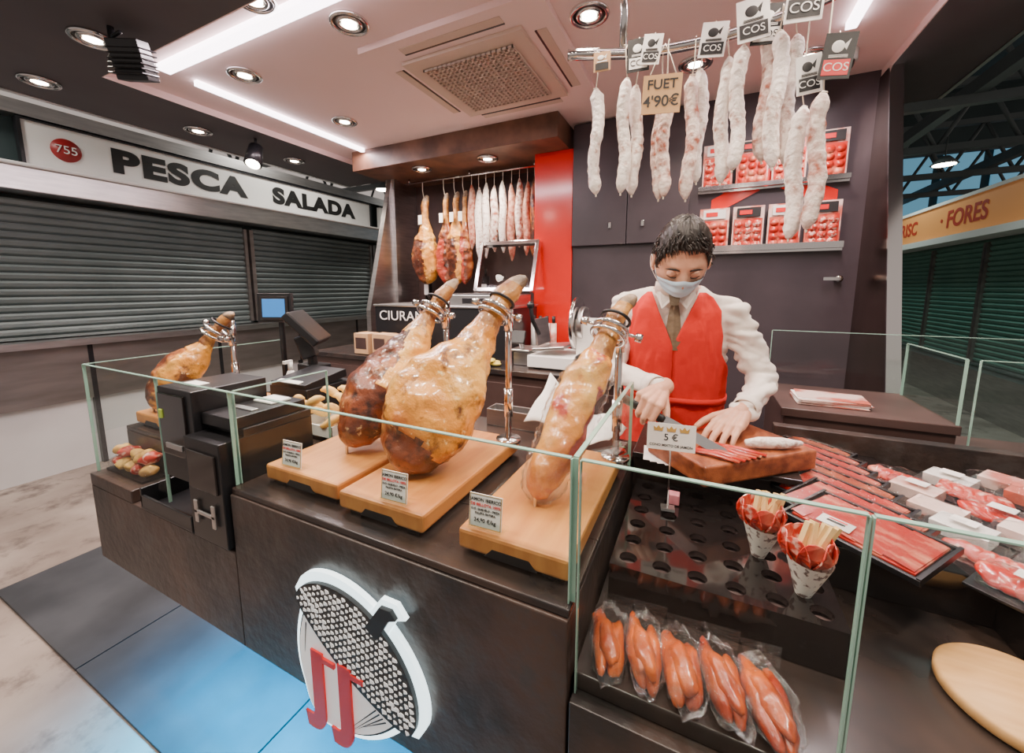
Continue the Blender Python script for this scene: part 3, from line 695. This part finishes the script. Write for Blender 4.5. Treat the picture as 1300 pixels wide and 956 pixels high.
ham_stand(-.68,-.455,.555,1.0,(-.60,.655,1.035),(-.455,.99,1.488),(1,.2,-.1),1.08,M_ham,M_hamd,lambda a,t:t<.12 or (t<.35 and 2.6<a<3.6),seed=11)
P3=[(0,.006,.005,0),(.02,.028,.026,0),(.08,.043,.040,.0),(.2,.050,.046,0),(.35,.056,.050,-.004),(.5,.056,.048,-.006),(.60,.045,.042,0),(.68,.034,.034,0),(.76,.027,.026,0),(.83,.026,.024,0),(.88,.031,.027,0),(.92,.026,.022,.004),(.955,.024,.020,.010),(.985,.018,.014,.016),(1.,.005,.004,.018)]
ham_stand(-.375,-.165,.555,1.0,(-.275,.68,1.035),(-.165,1.0,1.437),(1,.2,-.1),.98,M_ham3,M_meat,lambda a,t:(.20<t<.5 and (a<.7 or a>5.6)),seed=23,wrap=True,prof=P3)
ham_stand(-1.775,-1.56,.635,1.0,(-1.705,.66,1.035),(-1.55,.86,1.365),(1,-.3,-.4),1.06,M_ham,M_hamd,lambda a,t:(2.2<a<5.0 and t<.55),seed=31)
def card(x,y,z,w,h,lines,rot=0.,stick=0):
    e=empty('price_card'); e.location=(x,y,z); e.rotation_euler=(-.12,0,rot)
    b=MB(); b.b2(-w/2,w/2,-.001,.001,0,h,M_paper)
    if stick: b.cyl((0,.004,-stick),(0,.004,h*.7),.002,M_chrome,seg=8); b.b2(-.015,.015,-.01,.018,-stick-.004,-stick+.002,M_steel)
    else: b.b2(-w/2-.003,w/2+.003,-.002,.028,-.004,.0,M_glass); b.b2(-w/2,w/2,-.004,-.0015,-.004,h*.2,M_glass)
    b.obj('card',e)
    for body,s,zz,m in lines:
        t=text(body,s,(0,0,0),FRONT,m,None,ext=.0002,offset=.0001); t.parent=e; t.location=(0,-.0016,zz)
    return e
for x,y in ((-.865,.580),(-.535,.566),(-.325,.566)):
    e=card(x,y,1.0245,.064,.060,[('JAMON IBERICO',.0085,.050,M_ink),('DE BELLOTA 100%',.0072,.041,M_redink),('D.O. GUIJUELO - PIEZA',.0055,.0325,M_ink),('PALETA ENTERA',.0055,.0255,M_ink),('24,90 \u20ac/kg',.010,.013,M_ink)],rot=.05)
    b=MB()
    for q in ((-.031,.031,0,.0012),(-.031,.031,.0588,.06),(-.031,-.0298,0,.06),(.0298,.031,0,.06)): b.b2(q[0],q[1],-.0016,-.001,q[2],q[3],M_mgold)
    b.obj('border',e)
e=card(-.045,.945,1.075,.105,.062,[('5 \u20ac',.022,.030,M_ink),('CONO MIXTO DE JAMON',.0080,.011,M_ink)],rot=.12,stick=.135)
b=MB()
for k in (-1,0,1):
    x0=k*.028
    b.prism([(x0-.009,-.0016,.044),(x0+.009,-.0016,.044),(x0+.011,-.0016,.055),(x0+.005,-.0016,.050),(x0,-.0016,.057),(x0-.005,-.0016,.050),(x0-.011,-.0016,.055)],(0,-.0006,0),M_mgold)
b.obj('crowns',e)
b=MB(); rings=[]
for i in range(30):
    u=i/29; x=-.450+.25*u
    rings.append([(x+.02*math.sin(v*2),1.02+.17*v,1.022+.075*max(0,(1-u*1.7))**1.3*(.5+.5*v)+.018*abs(math.sin(u*8+v*1.5))+.010*math.sin(v*5+u*4)**2+.05*v*(1-u)) for v in [k/12 for k in range(13)]])
b.loft(rings,M_paper,False,True,False); b.obj('butcher_paper',solid=.0015)
b=MB(); b.b2(-.66,-.36,1.20,1.24,.972,.977,M_steel)
for q in ((-.66,-.36,1.17,1.175),(-.66,-.36,1.235,1.24),(-.66,-.655,1.17,1.24),(-.365,-.36,1.17,1.24)): b.b2(q[0],q[1],q[2],q[3],.972,1.03,M_steel)
b.obj('steel_tray',bevel=.002)
M_tom=mat('tomato_red',(.7,.03,.015),.25,coat=.5); M_green=mat('stem_green',(.1,.25,.05),.6)
b=MB(); b.sph((-.185,1.065,.992),(.026,.026,.023),M_tom); b.cyl((-.185,1.065,1.012),(-.18,1.065,1.027),.003,M_green,seg=8)
for k in range(5): b.box((-.185+.01*math.cos(k*1.25),1.065+.01*math.sin(k*1.25),1.015),(.018,.005,.002),M_green,(0,0,k*1.25))
b.obj('tomato')

# ---------------------------------------------------------------- cash machine / POS
b=MB()
b.b2(-1.325,-1.16,.525,.72,.93,1.185,M_black); b.b2(-1.315,-1.19,.519,.526,1.00,1.17,M_acryl)
b.b2(-1.31,-1.295,.515,.52,1.10,1.125,mat('green_label',(.45,.60,.08),.4)); b.b2(-1.29,-1.21,.515,.52,1.02,1.035,M_steel)
b.b2(-1.16,-1.01,.50,.75,.81,1.08,M_black); b.b2(-1.145,-1.025,.495,.501,.95,1.05,M_acryl); b.b2(-1.13,-1.115,.492,.497,.86,.92,M_steel); b.b2(-1.055,-1.04,.492,.497,.86,.92,M_steel); b.b2(-1.13,-1.04,.492,.497,.885,.895,M_steel)
b.b2(-1.45,-1.18,.505,.68,.805,.815,M_black); b.b2(-1.45,-1.44,.505,.68,.81,.87,M_black); b.b2(-1.45,-1.18,.505,.512,.81,.85,M_black)
b.b2(-1.325,-1.01,.56,.75,1.08,1.10,M_black); b.b2(-1.15,-1.02,.54,.74,1.10,1.13,M_black); b.b2(-1.14,-1.04,.60,.62,1.13,1.134,M_steel); b.b2(-1.13,-1.05,.66,.72,1.13,1.136,M_paper)
b.box((-1.25,.58,1.187),(.07,.04,.004),M_paper)
b.obj('cash_machine',bevel=.004)
b=MB(); b.b2(-1.40,-1.20,.88,1.08,.97,1.10,M_black); b.box((-1.30,.97,1.115),(.18,.18,.03),M_black,(.15,0,0)); b.box((-1.30,.89,1.12),(.12,.02,.004),M_paper,(.3,0,0)); b.b2(-1.38,-1.22,.876,.88,1.0,1.06,M_acryl); b.obj('receipt_printer',bevel=.006)
b=MB(); b.cyl((-1.52,1.16,.97),(-1.52,1.16,.985),.07,M_black); b.cyl((-1.52,1.16,.98),(-1.52,1.15,1.22),.02,M_black); b.b2(-1.58,-1.46,1.12,1.20,1.06,1.12,M_black)
b.box((-1.52,1.14,1.28),(.20,.035,.17),M_black,(-.75,0,2.2)); b.box((-1.52,1.13,1.20),(.06,.06,.10),M_black,(-.3,0,2.2)); b.box((-1.50,1.125,1.26),(.14,.012,.12),M_acryl,(-.75,0,2.2)); b.obj('pos_terminal',bevel=.006)
b=MB(); b.cyl((-1.72,1.16,.97),(-1.72,1.16,1.30),.012,M_black); b.cyl((-1.72,1.16,.97),(-1.72,1.16,.98),.06,M_black)
b.box((-1.715,1.135,1.36),(.15,.022,.13),M_black,(-.05,0,.45)); b.box((-1.708,1.122,1.36),(.125,.005,.105),M_acryl,(-.05,0,.45)); b.box((-1.707,1.119,1.36),(.10,.003,.08),M_screen,(-.05,0,.45)); b.obj('customer_display',bevel=.003)
b=MB()
for k in range(16):
    a=k*.7; c=V((-1.09+.055*math.cos(a)*(.4+k/18),.87+.04*math.sin(a)*(.4+k/18),1.03+.022*(k%4)))
    pts=[c+V((math.cos(a+q)*.034,math.sin(a+q)*.034,.012*math.sin(q*2))) for q in [i*.35-1. for i in range(7)]]
    b.tube(pts,[.004,.010,.014,.015,.014,.010,.004],M_yel,10)
b.b2(-1.18,-1.01,.812,.93,.972,.985,M_white); b.b2(-1.18,-1.175,.812,.93,.972,1.02,M_white); b.b2(-1.015,-1.01,.812,.93,.972,1.02,M_white); b.b2(-1.18,-1.01,.812,.817,.972,1.02,M_white); b.b2(-1.18,-1.01,.925,.93,.972,1.02,M_white)
b.obj('breadstick_tray')
b=MB(); b.cyl((-1.45,1.0,.97),(-1.45,1.0,1.10),.022,mat('bottle_blue',(.15,.35,.6),.3)); b.cyl((-1.45,1.0,1.10),(-1.45,1.0,1.125),.022,M_white,r1=.01); b.cyl((-1.45,1.0,1.125),(-1.45,1.0,1.16),.009,M_white); b.box((-1.45,.99,1.16),(.012,.035,.012),M_white); b.obj('spray_bottle')
b=MB()
for k in range(10):
    c=(-1.75+.045*(k%5)+random.uniform(-.008,.008),.575+.012*(k//5),.868+.034*(k//5))
    b.sph(c,(.030,.02,.018),M_yel if k%3 else M_salami,(random.uniform(-.4,.4),random.uniform(-.4,.4),random.uniform(0,3)),lump=.3,ls=60)
    if k%2==0: b.sph(c,(.034,.024,.021),M_plast,(0,0,random.uniform(0,3)))
b.b2(-1.78,-1.54,.545,.612,.841,.848,M_black)
b.obj('snack_bags')
b=MB()
for k,(x,y) in enumerate(((-2.15,2.07),(-2.0,2.09),(-1.85,2.07))): b.b2(x-.065,x+.065,y-.05,y+.06,.985,1.13,M_card); b.b2(x-.05,x+.05,y-.052,y-.049,1.02,1.10,M_dark2)
b.obj('cardboard_boxes',bevel=.003)
b=MB(); b.b2(-1.60,-1.16,2.30,2.75,1.325,1.40,M_steel); b.b2(-1.57,-1.19,2.33,2.70,1.40,1.41,M_black)
M=Matrix.Translation((-1.38,2.72,1.41))@Euler((-.32,0,0)).to_matrix().to_4x4()
for c,s in (((0,0,.40),(.50,.05,.03)),((0,0,.02),(.50,.05,.03)),((-.24,0,.21),(.03,.05,.40)),((.24,0,.21),(.03,.05,.40))):
    q=MB(); q.box(c,s,M_chrome); b.add([M@v for v in q.v],q.f,M_chrome)
q=MB(); q.box((0,.02,.21),(.46,.006,.38),M_glass); b.add([M@v for v in q.v],q.f,M_glass)
b.box((-1.38,2.30,1.36),(.2,.01,.04),M_black); b.obj('vacuum_packing_machine',bevel=.004)
b=MB(); b.b2(-.90,-.50,2.08,2.42,.99,1.06,M_white); b.b2(-.87,-.83,2.1,2.16,.98,.99,M_black); b.b2(-.57,-.53,2.1,2.16,.98,.99,M_black); b.b2(-.87,-.53,2.36,2.40,.98,.99,M_black)
b.cyl((-.66,2.25,1.24),(-.64,2.25,1.24),.155,M_chrome,seg=48); b.cyl((-.63,2.25,1.24),(-.60,2.25,1.24),.10,M_steel,seg=32); b.b2(-.64,-.54,2.19,2.34,1.05,1.27,M_white)
b.box((-.78,2.22,1.10),(.20,.24,.02),M_steel,(0,-.12,0)); b.box((-.86,2.22,1.19),(.012,.22,.16),M_steel,(0,-.15,0))
b.tube([(-.84,2.12,1.18),(-.86,2.07,1.26),(-.87,2.06,1.34)],.012,M_black); b.sph((-.87,2.06,1.35),.022,M_black); b.cyl((-.58,2.12,1.06),(-.58,2.06,1.06),.03,M_black)
b.obj('meat_slicer',bevel=.006)
b=MB(); b.b2(-1.02,-.92,2.15,2.35,.982,1.06,M_steel); b.box((-.97,2.10,1.16),(.10,.02,.08),M_black,(-.4,0,0)); b.cyl((-.97,2.2,1.05),(-.97,2.12,1.16),.015,M_steel); b.box((-.97,2.22,1.075),(.13,.2,.012),M_steel); b.obj('weighing_scale',bevel=.004)
M_ycl=mat('yellow_cloth',(.75,.6,.1),.9)
b=MB()
for k in range(6): b.sph((-1.13+.03*math.cos(k),2.06+.02*math.sin(k*2),.995+.004*k),(.04,.025,.012),M_ycl,(0,0,k))
b.obj('folded_cloth')
b=MB()
for k in range(4): b.cyl((-1.08+k*.05,2.62,.98),(-1.08+k*.05,2.62,1.2),.022,M_hpack if k%2 else M_white); b.cyl((-1.08+k*.05,2.62,1.2),(-1.08+k*.05,2.62,1.25),.012,M_ink)
b.obj('bottles')
# niche hanging stuff
e=empty('hanging_ham_rail'); b=MB(); b.cyl((-2.55,3.02,2.40),(-1.20,3.02,2.40),.01,M_chrome)
for x in (-2.5,-1.85,-1.25): b.cyl((x,3.02,2.40),(x,3.02,2.44),.008,M_chrome)
b.obj('rail',e)
for x,s,mm in ((-2.35,1.2,M_ham),(-2.12,.85,M_hamd),(-2.01,.95,M_ham),(-1.92,.7,M_hamd)):
    o=MB(); ham(o,(x,3.02+.03*s,1.48),(x+.02,3.02,2.28),(1,0,0),.82*s,mm,M_meat if s<.9 else M_hamd,(lambda a,t:t<.5 and 3.3<a<5.0),seed=x*10); o.tube([(x+.02,3.02,2.22),(x,3.02,2.32),(x,3.02,2.40)],.003,M_string,6)
    o.b2(x-.02,x+.02,2.97,2.972,2.02,2.10,M_paper); o.obj('hanging_ham')
o=MB()
for i,(x,m) in enumerate(((-1.83,M_saus),(-1.76,M_fuet),(-1.69,M_fuet),(-1.61,M_fuetb),(-1.53,M_fuet),(-1.45,M_saus),(-1.38,M_fuetb),(-1.31,M_saus),(-1.25,M_hamd))):
    zt=2.32-.03*(i%2); L=.54+.04*(i%3); pts=[(x+.006*math.sin(k+i),3.02,zt-L*k/10) for k in range(11)]
    o.tube(pts,[.006,.024,.030,.033,.034,.035,.035,.034,.032,.024,.006],m,12); o.tube([(x,3.02,zt),(x,3.02,2.41)],.002,M_string,6)
o.obj('hanging_cured_sausages')
b=MB()
for k,x in enumerate((-2.45,-2.2,-1.8)): b.cyl((x,3.2,1.33),(x,3.2,1.33+.22),.035,M_ink); b.cyl((x,3.2,1.55),(x,3.2,1.62),.013,M_ink); b.b2(x-.025,x+.025,3.162,3.166,1.38,1.48,M_paper)
b.b2(-2.5,-1.68,3.12,3.3,1.30,1.33,M_dark2); b.obj('wine_bottle_shelf')

# ---------------------------------------------------------------- fuet rail
railp=cat([(-.46,1.40,2.235),(-.20,1.50,2.235),(.06,1.51,2.235),(.27,1.44,2.235),(.46,1.28,2.235),(.60,1.08,2.235)])
b=MB(); b.tube(railp,.017,M_chrome,16); b.cyl((-.29,1.475,2.235),(-.29,1.475,2.60),.012,M_chrome); b.cyl((-.29,1.475,2.59),(-.29,1.475,2.60),.035,M_chrome); b.cyl((.50,1.23,2.235),(.50,1.23,2.56),.012,M_chrome)
b.obj('hanging_rail')
def raily(x):
    for i in range(len(railp)-1):
        if railp[i].x<=x<=railp[i+1].x:
            u=(x-railp[i].x)/(railp[i+1].x-railp[i].x); return railp[i].y+(railp[i+1].y-railp[i].y)*u
    return 1.4
def fuet(x,zt,L,dy=0,r=.021,lean=0.,m=None):
    o=MB(); y=raily(x)+dy; n=26; sd=x*37+dy*11
    pts=[V((x+lean*k/n+.007*math.sin(k*.3+sd),y+.006*math.cos(k*.3+sd),zt-L*k/n)) for k in range(n+1)]
    rad=[r*min(1,(.25+k*.45) if k<2 else 9,(.3+(n-k)*.40) if k>n-3 else 9)*(1+.20*noise.noise(V((k*.9,sd,0)))) for k in range(n+1)]
    o.tube(pts,rad,m or M_fuet,14)
    o.tube([pts[0],V((x,y,zt+.04)),V((x,y-.018,2.236)),V((x,y,2.255)),V((x,y+.018,2.236))],.0018,M_string,6)
    o.tube([pts[-1],pts[-1]+V((0,0,-.010))],.003,M_string,6); o.torus(pts[0]+V((0,0,-.004)),(0,0,1),.008,.002,M_string,10,6)
    o.obj('fuet_sausage')
for i_,a in enumerate(((-.365,2.13,.35),(-.275,2.15,.37,-.01),(-.243,2.14,.36,.02),(-.165,2.14,.38,.02),(-.145,2.10,.34,-.015),(-.065,2.14,.39),(-.043,2.17,.36,.03),(.028,2.17,.38,.0),(.066,2.18,.36,-.02),(.140,2.20,.36,.0),(.163,2.19,.38,-.025),(.20,2.18,.36,.02),(.225,1.965,.37,-.01,.022),(.264,1.975,.36,-.04,.021))): fuet(*a,m=M_fuetb if i_ in (3,4,5,9,13) else M_fuet)
def tag(x,z,w,h,m1,m2,tx,dy=-.035,rot=0.):
    e=empty('product_label'); e.location=(x,raily(x)+dy,z); e.rotation_euler=(0,rot,.1)
    b=MB(); b.b2(-w/2,w/2,-.0015,.0015,0,h,m1); b.b2(-w/2+.006,w/2-.006,-.0025,-.001,h*.08,h*.42,m2); b.tube([(0,0,h-.01),(0,.03,h+.02)],.0012,M_string,6)
    mk=M_ink if m1 is M_paper else M_paper
    b.sph((-.004,-.002,h*.70),(w*.20,.001,h*.13),mk); b.prism([(w*.1,-.002,h*.72),(w*.30,-.002,h*.86),(w*.22,-.002,h*.62)],(0,.001,0),mk)
    for k in range(3): b.b2(-w*.3,w*.3,-.003,-.002,h*(.46+.025*k),h*(.46+.025*k)+.0012,mk)
    b.obj('card',e)
    t=text(tx,h*.26,(0,0,0),FRONT,M_paper if m2 is not M_paper else M_ink,None,ext=.0003); t.parent=e; t.location=(0,-.003,h*.25)
tag(-.345,2.165,.055,.06,M_card,M_ink,'')
tag(-.235,2.16,.07,.10,M_ink,M_paper,'COS'); tag(-.20,2.17,.06,.09,M_paper,M_ink,'COS',-.05,.15)
tag(-.02,2.165,.075,.10,M_paper,M_ink,'COS',rot=.12)
tag(.095,2.175,.085,.115,M_paper,M_ink,'COS',-.045,-.10); tag(.125,2.165,.08,.11,M_ink,M_paper,'COS',-.02,.1)
tag(.205,2.175,.09,.14,M_paper,M_ink,'COS',-.05,.05); tag(.235,1.98,.06,.10,M_paper,M_ink,'COS',-.05,-.1); tag(.275,1.99,.07,.11,M_ink,M_redink,'COS',-.07,.12)
e=empty('price_sign'); e.location=(-.155,1.415,2.0); e.rotation_euler=(0,.04,.15)
b=MB(); b.b2(-.058,.058,-.002,.002,0,.115,mat('kraft_card',(.60,.36,.17),.85)); b.tube([(-.04,.0,.11),(-.02,.03,.18),(0,.06,.235)],.0015,M_string,6); b.tube([(.04,.0,.11),(.02,.03,.18),(0,.06,.235)],.0015,M_string,6); b.obj('card',e)
for tx,s,z,ox in (('FUET',.040,.085,0),("4'90\u20ac",.046,.035,0)):
    t=text(tx,s,(0,0,0),FRONT,M_ink,None,ext=.0003,offset=.0006); t.parent=e; t.location=(ox,-.0026,z)

# ---------------------------------------------------------------- display contents
e=empty('cone_holder'); hx0,hx1,hy0,hy1=-.130,.235,.70,1.07
b=MB()
nx,ny=6,6; dx=(hx1-hx0)/nx; dy=(hy1-hy0)/ny; seg=16; r=.0165
for i in range(nx):
    for j in range(ny):
        cx=hx0+dx*(i+.5); cy=hy0+dy*(j+.5); z=.93
        sq=[];ci=[]
        for k in range(seg):
            a=2*math.pi*(k)/seg; ca,sa=math.cos(a),math.sin(a); mx_=max(abs(ca),abs(sa))
            sq.append((cx+dx/2*ca/mx_,cy+dy/2*sa/mx_,z)); ci.append((cx+r*ca,cy+r*sa,z))
        ci2=[(p[0],p[1],z-.012) for p in ci]
        b.add(sq+ci+ci2,[(k,(k+1)%seg,seg+(k+1)%seg,seg+k) for k in range(seg)]+[(seg+k,seg+(k+1)%seg,2*seg+(k+1)%seg,2*seg+k) for k in range(seg)],M_acryl)
b.b2(hx0,hx1,hy0,hy0+.004,.852,.9295,M_acryl); b.b2(hx0,hx0+.004,hy0,hy1,.852,.9295,M_acryl); b.b2(hx1-.004,hx1,hy0,hy1,.852,.9295,M_acryl); b.b2(hx0,hx1,hy1-.004,hy1,.852,.9295,M_acryl)
b.b2(hx0+.004,hx1-.004,hy0+.004,hy1-.004,.905,.910,mat('rack_base_grey',(.28,.19,.19),.2,col2=(.12,.08,.08),scale=20))
b.obj('rack',e)
M_cone=mat('printed_paper_cone',(.85,.80,.74),.6,col2=(.20,.14,.13),scale=90,lo=.52,hi=.60)
def cone(x,y):
    b=MB(); z0=.912; z1=1.0
    b.tube([(x,y,z0),(x+.004,y-.004,z1)],[.006,.034],M_cone,24,cap=False)
    for k in range(8):
        a=k*.8; c=V((x+.026*math.cos(a),y+.026*math.sin(a),z1+.012))
        tang=V((-math.sin(a),math.cos(a),0)); out=V((math.cos(a)*.35,math.sin(a)*.35,.93))
        pts=[c+tang*.024*math.cos(q)+out*.030*math.sin(q)+V((math.cos(a),math.sin(a),0))*.006*math.cos(2*q) for q in [j*math.pi/8 for j in range(16)]]
        b.prism(pts,tuple(V((math.cos(a),math.sin(a),0))*.002),M_salami if k%3 else M_sliced)
    for k in range(6):
        b.box((x-.010+.007*k,y-.004+.006*(k%2),z1+.024),(.008,.008,.075),M_stick,(random.uniform(-.25,.25),.38+.15*random.uniform(-1,1),random.uniform(0,1)))
    b.obj('salami_cone')
cone(.128,.850); cone(.185,.768)
b=MB(); b.b2(-.045,-.02,.965,.99,.932,.957,mat('pink_cube',(.75,.25,.3),.4)); b.obj('cube_marker',bevel=.002)
for i in range(8):
    y=1.47-i*.073; lx=.195; ang=math.radians(-42)
    c=(lx+.112,y-.035,.950+.0045*i)
    e=empty('sliced_ham_tray'); e.location=c; e.rotation_euler=(.0,-.0,ang)
    T_=(.14,0,0); mm=M_sliced if i%4 else M_choriz
    b=MB(); b.box((0,0,.004),(.220,.138,.004),M_black,T_)
    for s in (-1,1): b.box((s*.107,0,.009),(.006,.138,.010),M_black,T_)
    b.box((0,-.067,-.003),(.220,.006,.010),M_black,T_); b.box((0,.064,.016),(.220,.006,.010),M_black,T_)
    b.box((0,.0,.0075),(.196,.112,.004),mm,T_)
    for k in range(9): b.box((-.084+.021*k,.003*(k%2),.0125),(.025,.108,.0015),mm,(.14,.12,.12*random.uniform(-1,1)))
    b.box((0,0,.018),(.208,.125,.0006),M_plast,T_)
    b.box((-.03,-.034,.0125),(.055,.030,.0008),M_paper,(.14,0,.1)); b.box((-.03,-.034,.0133),(.03,.006,.0008),M_ink,(.14,0,.1)); b.box((-.03,-.026,.0144),(.03,.004,.0008),M_redink,(.14,0,.1))
    b.obj('tray',e,bevel=.001)
b=MB()
for k in range(5):
    x=-.108+k*.056; y=.590+.006*(k%2)
    b.sph((x-.010,y,.872),(.016,.062,.019),M_choriz,(0,0,.25),lump=.35,ls=45); b.sph((x+.014,y-.004,.870),(.015,.056,.018),M_choriz,(0,0,.12),lump=.35,ls=45); b.sph((x+.002,y-.01,.884),(.016,.048,.014),M_choriz,(0,0,.4),lump=.35,ls=45)
    b.sph((x+.002,y,.876),(.031,.070,.027),M_plast,(0,0,.2),lump=.45,ls=70)
    b.prism([(x-.022,y+.060,.876),(x+.024,y+.060,.876),(x+.030,y+.088,.888),(x-.028,y+.088,.884)],(0,0,.001),M_plast)
b.obj('packaged_chorizo')
b=MB()
for i in range(6):
    for j in range(3):
        c=(.50+.10*j+.004*i,1.34-.088*i,.945+.006*(i%2)+.012*j)
        m_=[M_sliced,M_white,M_hpack,M_salami,M_hpack][(i*2+j)%5]
        b.box((c[0],c[1],c[2]-.012),(.130,.088,.005),M_black,(.1,0,-.73)); 
        if m_ is M_white or m_ is M_hpack: b.box((c[0],c[1],c[2]+.004),(.085,.055,.026),m_,(.1,0,-.73)); 
        else:
            for k in range(5): b.sph((c[0]-.03+.014*k,c[1]+.024-.013*k,c[2]+.002),(.026,.024,.010),m_,(.3,.2,-.73),lump=.3,ls=60)
        b.sph((c[0],c[1],c[2]+.001),(.062,.044,.024),M_plast,(.1,0,-.73),lump=.3,ls=45)
        if (i+j)%2: b.box((c[0],c[1],c[2]+.0255),(.040,.026,.001),M_paper,(.1,0,-.73))
b.obj('packaged_cold_cuts',bevel=.003)
b=MB(); b.tube([(.45,.755,.852),(.45,.755,.856),(.45,.755,.868),(.45,.755,.872)],[.088,.092,.092,.088],M_cheese,48); b.obj('round_wooden_board')
b=MB(); b.box((.085,1.13,1.0265),(.34,.21,.05),M_butch,(0,0,math.radians(42))); b.obj('cutting_board',bevel=.006,seg=3)
b=MB()
for k in range(4): b.box((-.03+.01*k,1.10+.004*k,1.0005+k*.0002),(.18,.10,.0003),M_paper,(0,0,.1+.12*k))
b.obj('wrapping_paper')
b=MB()
for k in range(6):
    p0=V((-.01+.012*k,1.02+.014*k,1.056)); p1=p0+V((.11,-.03,0)); b.tube([p0,(p0+p1)/2+V((0,0,.003)),p1],[(.003,.007)]*3,M_sliced if k%2 else M_meat,8)
b.obj('ham_strips')
b=MB(); b.tube([(.12,1.10,1.066),(.15,1.11,1.068),(.20,1.13,1.068),(.245,1.16,1.064)],[.008,.014,.014,.006],M_fuet,14); b.obj('sausage_piece')

# ---------------------------------------------------------------- world + camera
w=bpy.data.worlds.new('World'); bpy.context.scene.world=w; w.use_nodes=True
w.node_tree.nodes['Background'].inputs[0].default_value=(1.,.86,.78,1); w.node_tree.nodes['Background'].inputs[1].default_value=.50
F=500.; yaw=math.radians(25.6); pit=math.radians(7.74)
cam=bpy.data.cameras.new('camera'); co=bpy.data.objects.new('camera',cam); bpy.context.collection.objects.link(co)
cam.sensor_width=36; cam.lens=F/1300*36; cam.shift_y=-45/1300; cam.clip_start=.02
co.location=(0,0,1.45); co.rotation_euler=(math.pi/2-pit,0,yaw)
bpy.context.scene.camera=co
